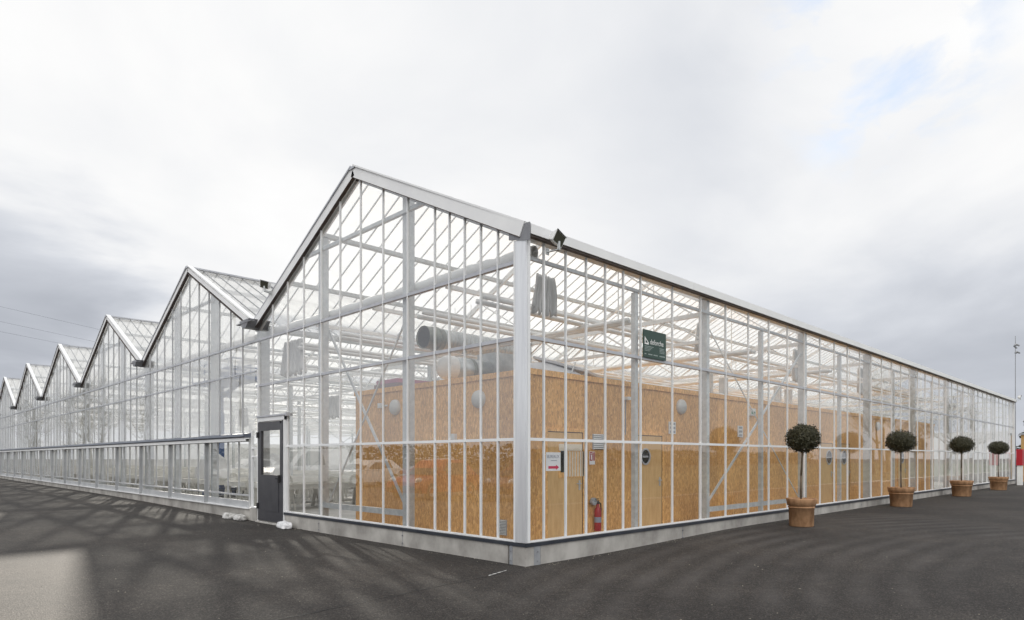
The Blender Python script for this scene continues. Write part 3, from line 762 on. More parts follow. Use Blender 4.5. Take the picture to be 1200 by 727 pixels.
# ------------------------------------------------------------------ ducts on the cabin
d = thing('spiral_duct', 'large open ended silver ventilation duct above the cabin roof', 'duct', (2.1, 5.35, 4.38))
r = .25
prof = [(r, .5)]
x = .5
while x < 3.2: prof += [(r, x + .10), (r + .006, x + .105), (r + .006, x + .115), (r, x + .12)]; x += .12
MB().lathe(prof, axis='x', n=28).build('pipe', M['duct'], d, smooth=True)
MB().lathe([(r - .012, .03), (r + .012, 0), (r + .016, .02), (r + .012, .05), (r + .012, .30), (r + .03, .31), (r + .03, .36), (r + .012, .37), (r + .012, .50)], axis='x', n=28).build('collar', M['duststeel'], d, smooth=True)
MB().tube((3.28, 0, .25), (3.28, 0, -1.26), .23, n=20).build('drop_pipe', M['duct'], d, smooth=True)
MB().lathe([(r - .012, .03), (r - .015, .8), (.001, .85)], axis='x', n=28).build('bore', M['ductdark'], d, smooth=True)  # near-black colour stands in for the shade inside the duct
for x in (1.2, 2.7): MB().tube((x, -.3, .28), (x, -.3, .9), .006).tube((x, .3, .28), (x, .3, .9), .006).box(x - .02, x + .02, -.29, .29, -.30, -.28).build('hanger', M['galv'], d)
d2 = thing('roof_duct', 'silver duct with box plenum lying on the cabin roof', 'duct', (1.6, 3.9, CZ1))
MB().box(1.15, 1.85, -.3, .3, 0, .80).build('plenum', M['duct'], d2)
MB().tube((.2, 0, .38), (1.15, 0, .38), .24, n=24).build('pipe', M['duct'], d2, smooth=True)
MB().lathe([(.245, .6), (.265, .62), (.265, .68), (.245, .70)], (0, 0, .38), 'x', 24).build('flange', M['duststeel'], d2, smooth=True)
MB().tube((1.85, 0, .24), (3.4, 0, .24), .17, n=24).build('branch_pipe', M['duct'], d2, smooth=True)
MB().lathe([(.001, -.08), (.21, -.08), (.25, .0), (.25, .2)], (0, 0, .38), 'x', 24).build('end_cap', M['plastic'], d2, smooth=True)
pk = thing('roof_stack', 'low stack of grey wrapped boards with pink insulation lying on cabin roof', 'boards', (1.15, 5.6, CZ1))
MB().box(0, 1.4, -.6, .3, 0, .13).build('boards', M['pallet'], pk)
MB().box(.03, 1.35, -.58, .25, .131, .22).build('insulation', M['magenta'], pk)
rh = thing('roof_hatch', 'grey tilted rooflight hatch standing open on the cabin roof', 'hatch', (2.2, 2.6, CZ1))
def slab(p, t=.05):
    lo = [Vector(q) for q in p]; nn = (lo[1] - lo[0]).cross(lo[3] - lo[0]).normalized() * t
    return MB().add(lo + [q + nn for q in lo], [(0, 3, 2, 1), (4, 5, 6, 7), (0, 1, 5, 4), (1, 2, 6, 5), (2, 3, 7, 6), (3, 0, 4, 7)])
slab([(.25, -.75, .06), (1.35, -.75, .16), (1.75, .35, .62), (.45, .35, .40)]).build('lid', M['hatch'], rh)
slab([(1.40, -.75, .30), (2.85, -.75, .03), (2.85, .5, .10), (1.20, .5, .68)]).build('panel', M['hatch'], rh)
MB().path([(.9, -.8, .1), (1.45, -.5, .5)], .015).path([(1.1, -.8, .06), (1.7, -.6, .32)], .015).box(.2, 2.9, -.95, -.88, 0, .05).build('stay', M['galv'], rh)
for i, (x, w) in enumerate(((7.6, 1.4), (11.5, 1.8))):
    p = thing('roof_pipe', ('white pipe run with upright boxes on the cabin roof beside main post', 'longer pale pipe run on the far cabin roof')[i], 'pipe', (x, 2.0, CZ1))
    MB().tube((-2.2, 0, .16), (w, 0, .16), .11, n=16).build('pipe', M['steelwhite'], p, smooth=True)
    MB().box(w, w + .12, -.1, .1, 0, .75).box(w + .8, w + .95, -.1, .1, 0, .7).box(w + .12, w + .8, -.04, .04, .1, .16).build('support', M['galv'], p)

# ------------------------------------------------------------------ gathered screens
def curtain(loc, rz, w0, w1, h, label, folds=7, seed=1):
    rng = random.Random(seed); m = MB(); nu, nv = folds * 8, 10; vs = []
    for j in range(nv + 1):
        v = j / nv; w = w0 + (w1 - w0) * (v ** .8)
        for i in range(nu + 1):
            u = i / nu - .5
            hem = .05 * math.sin(i * .5 + seed) * v + .06 * (u * u) * v
            vs.append((u * w + .02 * math.sin(v * 4 + seed), .045 * math.sin(u * folds * 2 * PI + .6 * math.sin(v * 3)) * (.6 + .5 * v) + .02 * math.sin(u * 31), -v * h + hem))
    m.add(vs, [(j * (nu + 1) + i, j * (nu + 1) + i + 1, (j + 1) * (nu + 1) + i + 1, (j + 1) * (nu + 1) + i) for j in range(nv) for i in range(nu)])
    o = m.build('curtain', M['screen'], loc=loc, smooth=True); o.rotation_euler = (0, 0, rz)
    sd = o.modifiers.new('cloth', 'SOLIDIFY'); sd.thickness = .008
    return tag(o, label, 'curtain', 'gathered shade curtains')
curtain((1.02, .55, 4.62), 0, .46, .62, .62, 'pale gathered shade curtain hanging just behind the corner post', seed=1)
curtain((6.2, .6, 4.55), .2, .62, .85, .60, 'grey gathered curtain behind the thick post right of the green sign', seed=2)
curtain((11.4, .6, 4.6), 0, .5, .55, .85, 'narrow gathered curtain behind the post above the first potted ball tree', seed=3)
curtain((16.6, .6, 4.6), 0, .5, .55, .85, 'narrow gathered curtain behind a post above the second potted ball tree', seed=4)
curtain((.62, 8.75, 4.55), PI / 2, .85, 1.25, .85, 'wide grey gathered curtain hanging inside the gable above the grey door', seed=5)
curtain((5.8, 16.0, 4.0), PI / 2, .9, 1.0, .85, 'faint grey curtain hanging deep in the second bay behind the glass', seed=6)
curtain((5.8, 24.6, 4.0), PI / 2, .9, 1.0, .9, 'faint grey curtain hanging deep in the third bay behind the glass', seed=7)

# ------------------------------------------------------------------ benches, bales, lift in the left wing
def make_bench():
    b = thing('growing_bench', 'pale empty growing bench on slanted legs standing inside the greenhouse', 'bench', group='growing benches in rows in the left wing')
    MB().box(0, 5.0, 0, 1.6, .60, .64).box(0, 5.0, 0, .04, .64, .75).box(0, 5.0, 1.56, 1.6, .64, .75).box(0, .04, .04, 1.56, .64, .75).box(4.96, 5, .04, 1.56, .64, .75).build('tabletop', M['bench'], b)
    first = None
    for y in (.15, 1.45):
        for i in range(4):
            x = .4 + 1.4 * i
            MB().beam((x - .08, y, 0), (x, y, .60), .06, .09).beam((x + .12, y, 0), (x + .02, y, .60), .04, .05).build('leg', M['bench'], b)
    return b
bn = None
for k in range(1, NB):
    for r in range(4):
        for c in range(2):
            o = bn = make_bench() if bn is None else None or bn
            if not (k == 1 and r == 0 and c == 0): o = copy_tree(bn)
            o.location = (.9 + c * 5.6, BW * k + .6 + r * 2.25, .14)
def lumpy(name, mat, sx, sy, sz, seed, n=22):
    m = MB(); vs = []; nu, nv = n, n // 2
    for j in range(nv + 1):
        th = PI * j / nv
        for i in range(nu):
            ph = 2 * PI * i / nu
            p = Vector((math.sin(th) * math.cos(ph), math.sin(th) * math.sin(ph), math.cos(th)))
            e = Vector([math.copysign(abs(c) ** .7, c) for c in p])
            q = noise.noise(p * 1.7 + Vector((seed, seed * 2, 0))) * .28 + noise.noise(p * 4.5 + Vector((seed, 0, 3))) * .12
            e = e * (1 + q)
            z = e.z * sz
            if z < -sz * .35: z = -sz * .35 - (abs(z) - sz * .35) * .1
            vs.append((e.x * sx, e.y * sy, z + sz * .40))
    m.add(vs, [(j * nu + i, j * nu + (i + 1) % nu, (j + 1) * nu + (i + 1) % nu, (j + 1) * nu + i) for j in range(nv) for i in range(nu)])
    return m.build(name, mat, smooth=True)
for x, y, l in ((1.9, 13.0, 'white plastic wrapped bale on a bench nearest the grey door'), (2.0, 17.9, 'white plastic wrapped bale on a bench behind the second low window')):
    o = lumpy('wrapped_bale', M['white'], .55, .5, .62, x); o.location = (x, y, .80); tag(o, l, 'bale', 'white bales on the benches')
lift = thing('work_platform', 'blue raised work platform on a mast inside the second greenhouse bay', 'work platform', (2.6, 18.8, .14))
MB().box(-.6, .6, -.45, .45, .08, .35).build('chassis', M['blue'], lift)
for x in (-.5, .5):
    for y in (-.48, .48): MB().tube((x, y - .05, .15), (x, y + .05, .15), .15, n=16).build('wheel', M['black'], lift)
MB().box(-.09, .09, -.09, .09, .35, 3.2).build('mast', M['blue'], lift)
MB().beam((0, -1.9, 4.2), (0, .1, 3.75), .10, .12).beam((0, 1.0, 4.2), (0, -.9, 3.75), .10, .12).box(-.07, .07, -.07, .07, 3.2, 4.2).build('boom', M['blue'], lift)
pf = MB().box(-.6, .6, -2.6, 1.3, 4.25, 4.37)
for z in (4.65, 4.95): pf.path([(-.6, -2.6, z), (.6, -2.6, z), (.6, 1.3, z), (-.6, 1.3, z), (-.6, -2.6, z)], .022)
for x in (-.6, .6):
    for y in (-2.6, -1.3, 0, 1.3): pf.tube((x, y, 4.37), (x, y, 4.95), .022)
pf.box(-.35, .35, -1.5, -.6, 4.371, 4.75)
pf.build('basket', M['blue'], lift)

# ------------------------------------------------------------------ sandbags
for i, (x, y, rz, sx, mt, lab) in enumerate(((-.24, 7.42, 1.45, .36, 'bag', 'clean white plastic sandbag lying right of the grey door'),
                                            (-.23, 9.95, 1.5, .34, 'bagdirty', 'crumpled grey white sandbag close left of the grey door'),
                                            (-.24, 10.62, 1.62, .34, 'bagdirty', 'second crumpled sandbag further left along the concrete base'))):
    o = lumpy('sandbag', M[mt], sx * .8, .125, .10, i * 3.1 + .4, 30); o.location = (x, y, gz(x, y) + .005); o.rotation_euler = (0, 0, rz)
    tag(o, lab, 'sandbag', 'sandbags along the base wall')

# grit and dead leaves gathered along the base and strewn on the yard
rg = random.Random(77); gm_ = MB()
for i in range(900):
    if i < 600:
        t = rg.random(); dd_ = .09 + abs(rg.gauss(0, .10))
        x, y = (rg.uniform(.1, 34), -dd_) if t < .55 else (-dd_, rg.uniform(.1, 40))
    else: x, y = rg.uniform(-9, 14), rg.uniform(-6, 8)
    if i >= 600 and x > -.1 and y > -.1: continue
    r = rg.uniform(.004, .012) * (1.3 if i > 860 else 1); z = gz(x, y); a = rg.uniform(0, 6)
    pts = [(x + r * rg.uniform(.6, 1.3) * math.cos(a + k * 1.57), y + r * rg.uniform(.6, 1.3) * math.sin(a + k * 1.57), z + .001) for k in range(4)]
    gm_.add(pts + [(x, y, z + r * .9)], [(0, 1, 4), (1, 2, 4), (2, 3, 4), (3, 0, 4), (3, 2, 1, 0)])
tag(gm_.build('gravel', noisy('grit', (.10, .09, .075), (.42, .38, .31), scale=.9, rough=.9)), kind='stuff')

# ------------------------------------------------------------------ topiary pots
def leaf_ball(rx, rz, n, seed):
    rng = random.Random(seed); m = MB()
    for i in range(n):
        z = rng.uniform(-1, 1); t = rng.uniform(0, 2 * PI); s = math.sqrt(1 - z * z)
        d = Vector((s * math.cos(t), s * math.sin(t), z))
        lump = 1 + .10 * noise.noise(d * 2.4 + Vector((seed, 0, 0))) + .07 * noise.noise(d * 7 + Vector((0, seed, 0)))
        rr = lump * (rng.uniform(.80, 1.0) if rng.random() < .86 else rng.uniform(.97, 1.11))
        c = Vector((d.x * rx * rr, d.y * rx * rr, d.z * rz * rr))
        nr = (d + Vector((rng.uniform(-1, 1), rng.uniform(-1, 1), rng.uniform(-1, 1))) * .9).normalized()
        a = nr.cross(Vector((rng.uniform(-1, 1), rng.uniform(-1, 1), rng.uniform(-1, 1)))).normalized(); b = nr.cross(a)
        L_ = rng.uniform(.018, .032); W = L_ * .45
        m.add([c - a * L_, c + b * W, c + a * L_, c - b * W], [(0, 1, 2, 3)])
    return m
PT = [((7.78, -.95), .35, .31, .32, .62, 'potted ball tree with leaning stem, biggest and closest to the glass corner', .10),
      ((16.0, -.75), .42, .34, .38, .60, 'second potted ball tree from the corner with wide flattened crown', -.02),
      ((23.9, -.80), .41, .33, .40, .62, 'third potted ball tree from the corner with dark crown', .02),
      ((31.2, -.85), .40, .31, .40, .62, 'smallest looking potted ball tree, beside the red and white sign', .01)]
for i, ((x, y), crx, crz, pr_, ph_, lab, lean) in enumerate(PT):
    p = thing('potted_tree', lab, 'potted tree', (x, y, gz(x, y)), group='clipped ball trees in terracotta pots')
    rt, rb = pr_, pr_ * .76
    pot = MB().lathe([(.001, 0), (rb, 0), (rb + .01, .02), (rt - .055, ph_ * .66), (rt - .04, ph_ * .665), (rt - .04, ph_ * .695), (rt - .052, ph_ * .70), (rt - .05, ph_ * .735), (rt - .028, ph_ * .745), (rt, ph_ * .97), (rt - .005, ph_), (rt - .045, ph_), (rt - .06, ph_ * .86)], n=36)
    pot.build('pot', M['terra'], p, smooth=True)
    MB().lathe([(.001, ph_ * .88), (rt - .058, ph_ * .86)], n=24).build('soil', M['soil'], p)
    cz = 2.04 - gz(x, y) if i == 0 else [0, 2.02, 2.04, 2.0][i]
    st = MB(); pts = [Vector((-lean * .3, 0, ph_ * .84)), Vector((-lean * .3 + lean * .35 + .01, .01, ph_ + .5)), Vector((lean * .75, 0, cz - crz * .6)), Vector((lean, 0, cz))]
    for a, b, ra, rb_ in zip(pts, pts[1:], (.026, .022, .019), (.022, .019, .015)): st.tube(a, b, ra, rb_, n=10)
    st.build('trunk', M['bark'], p, smooth=True)
    cr = leaf_ball(crx, crz, 4800, i * 7 + 2); cr.v = [(a + lean, b, c + cz) for a, b, c in cr.v]
    co = cr.build('crown', M['leaf'], p)
    MB().lathe([(.001, -crz * .78)] + [(crx * .78 * math.cos(t), crz * .78 * math.sin(t)) for t in [(-80 + 16 * j) * PI / 180 for j in range(11)]] + [(.001, crz * .78)], (lean, 0, cz), n=20).build('twigs', M['leaf'], co, smooth=True)

# ------------------------------------------------------------------ floodlights
def floodlight(loc, rz, label):
    f = thing('floodlight', label, 'floodlight', loc, rz, 'floodlights on the greenhouse eaves'); f.scale = (.82, .82, .82)
    h = MB().add([(-.15, 0, -.11), (.15, 0, -.11), (.15, 0, .11), (-.15, 0, .11), (-.09, .17, -.06), (.09, .17, -.06), (.09, .17, .06), (-.09, .17, .06)],
                 [(0, 1, 2, 3), (7, 6, 5, 4), (0, 4, 5, 1), (1, 5, 6, 2), (2, 6, 7, 3), (3, 7, 4, 0)])
    ho = h.build('housing', M['plastic'], f); ho.location = (.0, -.25, .18); ho.rotation_euler = (.30, .30, 0)
    MB().box(-.135, .135, -.006, -.001, -.095, .095).build('glass_face', M['floodface'], ho)
    MB().box(-.155, .155, -.02, .0, .11, .118).build('visor', M['greyplastic'], ho)
    MB().box(-.02, .02, -.25, .02, -.02, 0).box(-.02, .02, -.26, -.22, -.02, .14).box(-.05, .05, 0, .02, -.06, .06).tube((-.17, -.2, .15), (.17, -.2, .15), .012).build('bracket', M['galv'], f)
    return f
floodlight((.34, -.135, 4.72), .15, 'floodlight on the eaves gutter beside the corner post')
floodlight((-.12, 8.45, 5.56), -1.1, 'floodlight on the sloping verge above the grey door')
floodlight((LX - .2, -.14, 5.02), 0.2, 'tiny white floodlight at the far end of the eaves')

# ------------------------------------------------------------------ right end: sign, board, mast, conifer
sg = thing('totem_sign', 'red and white sign post standing past the last potted tree', 'sign', (38.9, -.62, gz(38, 0)))
MB().box(-.15, .22, -.11, .11, 0, 1.10).build('post', M['signwhite'], sg)
MB().box(-.20, 1.3, -.14, .14, 1.101, 2.0).build('panel', M['redsign'], sg)
bd = thing('timber_shed', 'narrow ochre timber shed standing beyond the end of the greenhouse', 'shed', (46.0, .28, .09))
MB().box(0, 2, -1.1, 0, 0, 3.0).build('wall', M['ochre'], bd)
MB().box(-.1, 2.1, -1.2, .06, 3.0, 3.12).build('roof', M['greyplastic'], bd)
ms = thing('camera_mast', 'thin tall mast with small cameras behind the far end of greenhouse', 'mast', (42.6, .1, 0))
MB().tube((0, 0, 0), (0, 0, 9.0), .03, .018, n=8).build('pole', M['steelmast'], ms)
MB().box(-.5, .5, -.03, .03, 8.3, 8.36).build('crossarm', M['steelmast'], ms)
for x, z in ((-.45, 8.42), (-.25, 8.0)):
    MB().tube((x - .14, -.1, z), (x + .14, -.22, z - .06), .05, n=10).box(x - .02, x + .02, -.12, 0, z - .1, z).build('camera', M['greyplastic'], ms)
ct = thing('conifer', 'dark evergreen tree at the far right edge behind the shed', 'tree', (58, 1.2, 0))
MB().tube((0, 0, 0), (0, 0, 5), .16, .05).build('trunk', M['treebark'], ct)
rng = random.Random(9); m = MB()
for i in range(3500):
    h = rng.uniform(.5, 5.6); rr = 1.5 * (1 - h / 6.0) * math.sqrt(rng.random()) * (1 + .3 * math.sin(h * 6)); t = rng.uniform(0, 2 * PI)
    c = Vector((rr * math.cos(t), rr * math.sin(t), h)); a = Vector((rng.uniform(-1, 1), rng.uniform(-1, 1), rng.uniform(-.4, .4))).normalized() * .13; b = Vector((-a.y, a.x, rng.uniform(-.1, .1))) * .5
    m.add([c - a, c + b, c + a, c - b], [(0, 1, 2, 3)])
m.build('crown', M['leaf'], ct)

# ------------------------------------------------------------------ overhead wires and poles
def wire_pole(x, y, h, label):
    p = thing('utility_pole', label, 'utility pole', (x, y, 0), 0.3)
    MB().tube((0, 0, 0), (0, 0, h + .5), .16, .10, n=10).build('pole', M['treebark'], p)
    MB().box(-1.4, 1.4, -.06, .06, h - .1, h + .05).build('crossarm', M['steelmast'], p)
    return p
WA = Vector((-40, 112, 0)); WB = Vector((94, 96, 0))
wire_pole(WA.x, WA.y, 29, 'wooden utility pole carrying wires left of the greenhouse')
wire_pole(WB.x, WB.y, 9.5, 'wooden utility pole carrying wires behind the greenhouse')
for i, (za, zb, dy) in enumerate(((30.2, 10.6, 0), (27.8, 9.6, .8), (25.6, 9.0, -.8))):
    pts = []
    for j in range(33):
        t = j / 32; p = WA.lerp(WB, t); pts.append((p.x, p.y + dy, za + (zb - za) * t - 4 * 1.2 * t * (1 - t)))
    tag(MB().path(pts, .013, n=4).build('overhead_wire', M['wire']), ('highest overhead wire crossing the grey sky on the left', 'middle overhead wire crossing the grey sky on the left', 'lowest overhead wire crossing the grey sky on the left')[i], 'wire', 'overhead wires')

# ------------------------------------------------------------------ cars in the yard, seen mirrored in the gable glass
def wheel(parent, x, y, r):
    w = MB().lathe([(r * .62, -.10), (r * .93, -.10), (r, -.07), (r, .07), (r * .93, .10), (r * .62, .10), (r * .62, -.10)], (x, y, r), 'y', 24).build('wheel', M['black'], parent, smooth=True)
    MB().lathe([(.001, -.075), (r * .35, -.08), (r * .61, -.095), (r * .61, .095), (r * .35, .08), (.001, .075)], (x, y, r), 'y', 20).build('rim', M['rim'], w)
def car(name, label, loc, head, mat, L=4.2, W=1.74, H=1.45, van=False):
    c = thing(name, label, 'van' if van else 'car', (loc[0], loc[1], gz(*loc)), head, 'cars parked in the yard')
    h = L / 2
    if van:
        low = [(-h, .35), (-h + .02, 1.0), (-h + .05, 1.1), (h * .55, 1.12), (h * .93, 1.0), (h, .75), (h, .35), (h * .9, .22), (-h * .95, .22)]
        cab = [(-h + .05, 1.1), (-h + .12, H - .05), (-h + .3, H), (h * .12, H), (h * .3, H - .08), (h * .62, 1.1)]
    else:
        low = [(-h, .45), (-h + .04, .82), (-h + .15, .90), (h * .42, .90), (h * .80, .80), (h * .97, .66), (h, .45), (h * .96, .25), (-h * .96, .25)]
        cab = [(-h + .18, .895), (-h * .62, H - .06), (-h * .40, H), (h * .06, H), (h * .16, H - .04), (h * .46, .895)]
    def loft(prof, w0, w1, inset_top):
        zs = [z for _, z in prof]; z0, z1 = min(zs), max(zs); n = len(prof); m = MB(); vs = []
        for s in (-1, -.9, .9, 1):
            for (x, z) in prof:
                t = (z - z0) / (z1 - z0); ww = (w0 + (w1 - w0) * t) / 2
                k = .985 if abs(s) == 1 else 1
                zz = z - (.05 * (t) if abs(s) == 1 else 0)
                vs.append((x * k, s * ww, zz))
        fs = [tuple(range(n)), tuple(range(4 * n - 1, 3 * n - 1, -1))]
        for a in range(3):
            for i in range(n): j = (i + 1) % n; fs.append((a * n + i, a * n + j, (a + 1) * n + j, (a + 1) * n + i))
        return m.add(vs, fs)
    body = loft(low, W, W - .06, 0).build('body', mat, c, smooth=False)
    cabo = loft(cab, W - .10, W - .42, 0).build('cabin', mat, c)
    zb = (1.12 if van else .93); zt = H - .12
    for s in (-1, 1):
        def yy(z): t = (z - cab[0][1]) / (H - cab[0][1]); return s * ((W - .10) + (-.32) * t) / 2 + s * .006
        xa, xb = (-h * .2 if van else -h * .52), (h * .20 if van else h * .08)
        MB().quad((xa - .12, yy(zb), zb), ((h * .5 if van else h * .36), yy(zb), zb), (xb, yy(zt), zt), (xa, yy(zt), zt)).build('side_window', M['darkglass'], c)
    fx0, fx1 = cab[-1][0], cab[-2][0]
    MB().quad((fx0 - .0, -W * .40, zb), (fx0 - .0, W * .40, zb), (fx1 + .03, W * .33, zt + .02), (fx1 + .03, -W * .33, zt + .02)).build('windscreen', M['darkglass'], c)
    MB().quad((-h + (.05 if van else .20), -W * .38, zb), (-h + (.05 if van else .20), W * .38, zb), (-h + .09 if van else -h * .64, W * .32, zt), (-h + .09 if van else -h * .64, -W * .32, zt)).build('rear_window', M['darkglass'], c)
    for s in (-1, 1):
        MB().lathe([(.001, .04), (.10, .02), (.13, -.10)], (h * .95, s * W * .36, .72 if not van else .8), 'x', 16).build('headlight', M['lampglass'], c, smooth=True)
        MB().box(-h - .01, -h + .03, s * W * .42 - .07, s * W * .42 + .07, .7, .88).build('tail_light', M['red'], c)
        MB().box(h * .38, h * .46, s * (W / 2 + .02), s * (W / 2 + .2), .92, 1.06).build('mirror', mat, c)
    MB().box(h - .03, h + .015, -W * .3, W * .3, .38, .52).build('grille', M['black'], c)
    r = .31
    for x in (-h * .62, h * .66):
        for y in (-W / 2 + .09, W / 2 - .09): wheel(c, x, y, r)
    return c
def hd(dx, dy): return math.atan2(dy, dx)
car('parked_car', 'red rounded car parked in the yard facing the gable glass', (-9.15, 13.9), hd(.97, -.22), M['carred'], L=3.9, H=1.5)
car('parked_car', 'dark red car parked close beside the rounded red car', (-12.0, 11.5), hd(.97, -.15), M['cardark'], L=4.3)
car('parked_car', 'silver hatchback parked between white van and red car', (-12.6, 24.5), hd(1, -.06), M['carsilver'], L=4.1)
car('parked_car', 'pale silver car parked behind the silver hatchback', (-15.6, 22.2), hd(1, -.1), M['carwhite'], L=4.2)
car('parked_van', 'white delivery van parked farthest along the yard', (-10.4, 27.2), hd(1, -.05), M['carwhite'], L=4.7, W=1.9, H=2.0, van=True)
car('parked_car', 'white car parked beyond the white delivery van', (-10.3, 34.5), hd(1, 0), M['carwhite'], L=4.2)

# ------------------------------------------------------------------ bare trees (mirrored in the glass) and the far wood
def bare_tree(seed, H=13):
    rng = random.Random(seed); tr = MB(); br = MB()
    def grow(p, d, L_, r, lvl, m):
        segs = 3; q = p
        for i in range(segs):
            d2 = (d + Vector((rng.uniform(-1, 1), rng.uniform(-1, 1), rng.uniform(-.3, .6))) * .16).normalized()
            e = q + d2 * L_ / segs; r2 = r * (1 - .22)
            m.tube(q, e, r, r2, n=7 if lvl < 2 else 4, caps=False); q = e; r = r2; d = d2
            if lvl < 5 and (lvl > 0 or i >= 1):
                for _ in range(2 if lvl < 3 else 1):
                    sd = Vector((rng.uniform(-1, 1), rng.uniform(-1, 1), rng.uniform(-.1, .8))).normalized()
                    grow(q, (d * .55 + sd * .75).normalized(), L_ * rng.uniform(.5, .72), r * .55, lvl + 1, br)
        if lvl < 4: grow(q, d, L_ * .7, r * .85, lvl + 1, br)
    grow(Vector((0, 0, -.1)), Vector((0, 0, 1)), H * .36, H * .017, 0, tr)
    return tr, br
trees = []
for sd in (3, 11):
    tr, br = bare_tree(sd)
    t = thing('bare_tree', 'leafless tree on the grass verge', 'tree', group='bare trees around the yard')
    tr.build('trunk', M['treebark'], t); br.build('crown', M['treebark'], t); trees.append(t)
spots = [(52, -10), (60, -13), (69, -12), (78, -17), (88, -13), (97, -18), (110, -14), (124, -20), (-9, 74), (-13, 84), (-8, 96), (-16, 104), (-11, 118), (-20, 92), (-18, 130)]
where = ['on the grass verge past the greenhouse', 'beside the long left wing']
rng = random.Random(4)
for i, (x, y) in enumerate(spots):
    t = trees[i % 2] if i < 2 else copy_tree(trees[i % 2])
    t.location = (x, y, 0); t.rotation_euler = (0, 0, rng.uniform(0, 6)); s = rng.uniform(.85, 1.25); t.scale = (s, s, s)
    t['label'] = 'leafless branching tree standing ' + (where[0] if y < 0 else where[1]); t['group'] = 'bare trees ' + (where[0] if y < 0 else where[1])
def far_wood(pts, h, seed):
    rng = random.Random(seed); m = MB()
    for (ax, ay), (bx, by) in zip(pts, pts[1:]):
        Ls = math.hypot(bx - ax, by - ay); nn = int(Ls * 60)
        for i in range(nn):
            t = rng.random(); x = ax + (bx - ax) * t; y = ay + (by - ay) * t
            hh = h * (.97 + .10 * noise.noise(Vector((x * .05, y * .05, seed))) + .05 * noise.noise(Vector((x * .4, y * .4, 1))))
            c = Vector((x + rng.uniform(-2, 2), y + rng.uniform(-2, 2), hh * rng.random() ** .8))
            a = Vector((rng.uniform(-1, 1), rng.uniform(-1, 1), rng.uniform(-1, 1))).normalized() * rng.uniform(.16, .40); b = a.cross(Vector((rng.uniform(-1, 1), rng.uniform(-1, 1), rng.uniform(-1, 1))))  .normalized() * .22
            m.add([c - a, c + b, c + a, c - b], [(0, 1, 2, 3)])
    return m
tag(far_wood([(-75, -60), (-60, 40), (-55, 160)], 3.9, 1).build('distant_wood', M['wood_far']), kind='stuff')
tag(far_wood([(-60, -75), (40, -62), (180, -66)], 3.2, 2).build('distant_wood', M['wood_far']), kind='stuff')

# ------------------------------------------------------------------ camera
cam = bpy.data.cameras.new('Camera'); co = bpy.data.objects.new('Camera', cam); COL.objects.link(co)
co.location = (-6.9587, -6.7971, 1.6); co.rotation_euler = (PI / 2, 0, -R_(90 - 45.524))
cam.sensor_width = 36; cam.lens = 765.87 / 1200 * 36; cam.shift_y = (537 - 363.5) / 1200; cam.clip_end = 3000; cam.clip_start = .05
scene.camera = co

# ------------------------------------------------------------------ light and sky
AZ = math.atan2(.333, .9425); EL = R_(22)
sd = Vector((math.cos(EL) * math.sin(AZ), math.cos(EL) * math.cos(AZ), math.sin(EL)))
sun = bpy.data.lights.new('Sun', 'SUN'); sun.energy = 4.8; sun.angle = R_(1.5); sun.color = (1, .93, .82)
so = bpy.data.objects.new('Sun', sun); COL.objects.link(so); so.rotation_euler = (-sd).to_track_quat('-Z', 'Y').to_euler()

w = bpy.data.worlds.new('World'); scene.world = w; w.use_nodes = True
nt = w.node_tree; nt.nodes.clear(); L = nt.links.new
out = N(nt, 'ShaderNodeOutputWorld'); bg = N(nt, 'ShaderNodeBackground', i_Strength=0.1)
sky = N(nt, 'ShaderNodeTexSky', sky_type='NISHITA', sun_disc=False, sun_elevation=EL, sun_rotation=AZ, air_density=1.0, dust_density=1.5)
tc = N(nt, 'ShaderNodeTexCoord')
sep = N(nt, 'ShaderNodeSeparateXYZ'); L(tc.outputs['Generated'], sep.inputs[0])
zc = N(nt, 'ShaderNodeMath', operation='MAXIMUM', i_1=0.0); L(sep.outputs[2], zc.inputs[0])
za = N(nt, 'ShaderNodeMath', operation='ADD', i_1=0.22); L(zc.outputs[0], za.inputs[0])
cx = N(nt, 'ShaderNodeMath', operation='DIVIDE'); L(sep.outputs[0], cx.inputs[0]); L(za.outputs[0], cx.inputs[1])
cy = N(nt, 'ShaderNodeMath', operation='DIVIDE'); L(sep.outputs[1], cy.inputs[0]); L(za.outputs[0], cy.inputs[1])
cmb = N(nt, 'ShaderNodeCombineXYZ'); L(cx.outputs[0], cmb.inputs[0]); L(cy.outputs[0], cmb.inputs[1])
n1 = N(nt, 'ShaderNodeTexNoise', i_Scale=1.35, i_Detail=7, i_Roughness=0.52, i_Distortion=0.35); L(cmb.outputs[0], n1.inputs['Vector'])
n2 = N(nt, 'ShaderNodeTexNoise', i_Scale=0.8, i_Detail=4, i_Roughness=0.5); L(cmb.outputs[0], n2.inputs['Vector'])
Fv = Vector((math.sin(R_(44.476)), math.cos(R_(44.476)), 0)); Xv = Vector((Fv.y, -Fv.x, 0))
def pixdir(px, py): return (Fv + Xv * ((px - 600) / 765.87) + Vector((0, 0, (537 - py) / 765.87))).normalized()
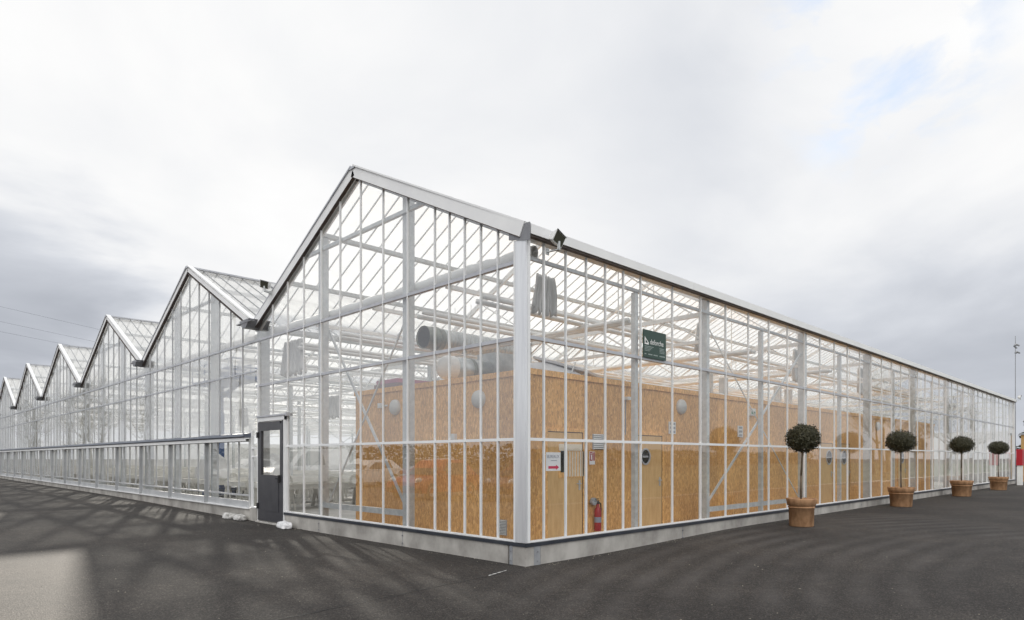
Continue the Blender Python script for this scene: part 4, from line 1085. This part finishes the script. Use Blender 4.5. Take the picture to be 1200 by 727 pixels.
# direction wobbled by the cloud noise so that bright and dark areas have cloud-like edges
nv = N(nt, 'ShaderNodeVectorMath', operation='SUBTRACT'); L(n1.outputs['Color'], nv.inputs[0]); nv.inputs[1].default_value = (.5, .5, .5)
ns = N(nt, 'ShaderNodeVectorMath', operation='SCALE'); L(nv.outputs[0], ns.inputs[0]); ns.inputs['Scale'].default_value = 0.3
nd = N(nt, 'ShaderNodeVectorMath', operation='ADD'); L(tc.outputs['Generated'], nd.inputs[0]); L(ns.outputs[0], nd.inputs[1])
nn = N(nt, 'ShaderNodeVectorMath', operation='NORMALIZE'); L(nd.outputs[0], nn.inputs[0])
def blob(d, ang0, ang1):
    dt = N(nt, 'ShaderNodeVectorMath', operation='DOT_PRODUCT'); L(nn.outputs[0], dt.inputs[0]); dt.inputs[1].default_value = d
    mr = N(nt, 'ShaderNodeMapRange', interpolation_type='SMOOTHSTEP'); L(dt.outputs['Value'], mr.inputs[0])
    mr.inputs[1].default_value = math.cos(R_(ang1)); mr.inputs[2].default_value = math.cos(R_(ang0)); mr.inputs[3].default_value = 0; mr.inputs[4].default_value = 1
    return mr.outputs[0]
val = None
def acc(sock, k):
    global val
    m = N(nt, 'ShaderNodeMath', operation='MULTIPLY_ADD'); L(sock, m.inputs[0]); m.inputs[1].default_value = k
    if val is None: m.inputs[2].default_value = 6.9
    else: L(val, m.inputs[2])
    val = m.outputs[0]
acc(blob(pixdir(280, 130), 6, 36), 1.3)
acc(blob(pixdir(-20, 370), 2, 11), -3.0)
acc(blob(pixdir(1150, 540), 3, 20), -1.9)
acc(blob(pixdir(1150, 90), 4, 20), 1.2)
acc(blob((-.5, -.5, .71), 8, 46), 17.0)  # unseen bright sky patch added behind the camera to light the front faces
na = N(nt, 'ShaderNodeMapRange', i_1=0.3, i_2=0.7, i_3=-1.0, i_4=1.0); L(n2.outputs['Fac'], na.inputs[0])
acc(na.outputs[0], .40)
nb_ = N(nt, 'ShaderNodeMapRange', i_1=0.3, i_2=0.7, i_3=-1.0, i_4=1.0); L(n1.outputs['Fac'], nb_.inputs[0])
acc(nb_.outputs[0], .70)
tint = ramp(nt, N(nt, 'ShaderNodeMath', operation='MULTIPLY', i_1=0.1).outputs[0], [(0.3, (.88, .94, 1.07)), (0.62, (.93, .965, 1.035)), (0.82, (1.0, 1.0, 1.0))])
L(val, tint.inputs['Fac'].links[0].from_node.inputs[0])
cm = N(nt, 'ShaderNodeVectorMath', operation='SCALE'); L(tint.outputs['Color'], cm.inputs[0]); L(val, cm.inputs['Scale'])
# small holes in the cloud show the blue sky
hole = N(nt, 'ShaderNodeMath', operation='MULTIPLY'); L(blob(pixdir(1050, 10), 3, 10), hole.inputs[0])
n5 = N(nt, 'ShaderNodeTexNoise', i_Scale=4.2, i_Detail=6, i_Roughness=0.55, i_Distortion=.3); L(cmb.outputs[0], n5.inputs['Vector'])
hn = N(nt, 'ShaderNodeMapRange', i_1=.50, i_2=.64, i_3=0.0, i_4=.55); L(n5.outputs['Fac'], hn.inputs[0]); L(hn.outputs[0], hole.inputs[1])
mix = N(nt, 'ShaderNodeMix', data_type='RGBA'); L(hole.outputs[0], mix.inputs[0]); L(cm.outputs[0], mix.inputs[6])
skb = N(nt, 'ShaderNodeVectorMath', operation='SCALE'); L(sky.outputs[0], skb.inputs[0]); skb.inputs['Scale'].default_value = 2.2
L(skb.outputs[0], mix.inputs[7])
L(mix.outputs[2], bg.inputs['Color']); L(bg.outputs[0], out.inputs['Surface'])

# ------------------------------------------------------------------ render settings
scene.view_settings.view_transform = 'Standard'; scene.view_settings.look = 'None'; scene.view_settings.exposure = 0.25; scene.view_settings.gamma = 1
scene.view_settings.use_curve_mapping = False
cy_ = scene.cycles
cy_.use_denoising = True
cy_.max_bounces = 10; cy_.transparent_max_bounces = 48; cy_.diffuse_bounces = 4; cy_.glossy_bounces = 4; cy_.transmission_bounces = 6
cy_.caustics_reflective = False; cy_.caustics_refractive = False; cy_.sample_clamp_indirect = 6
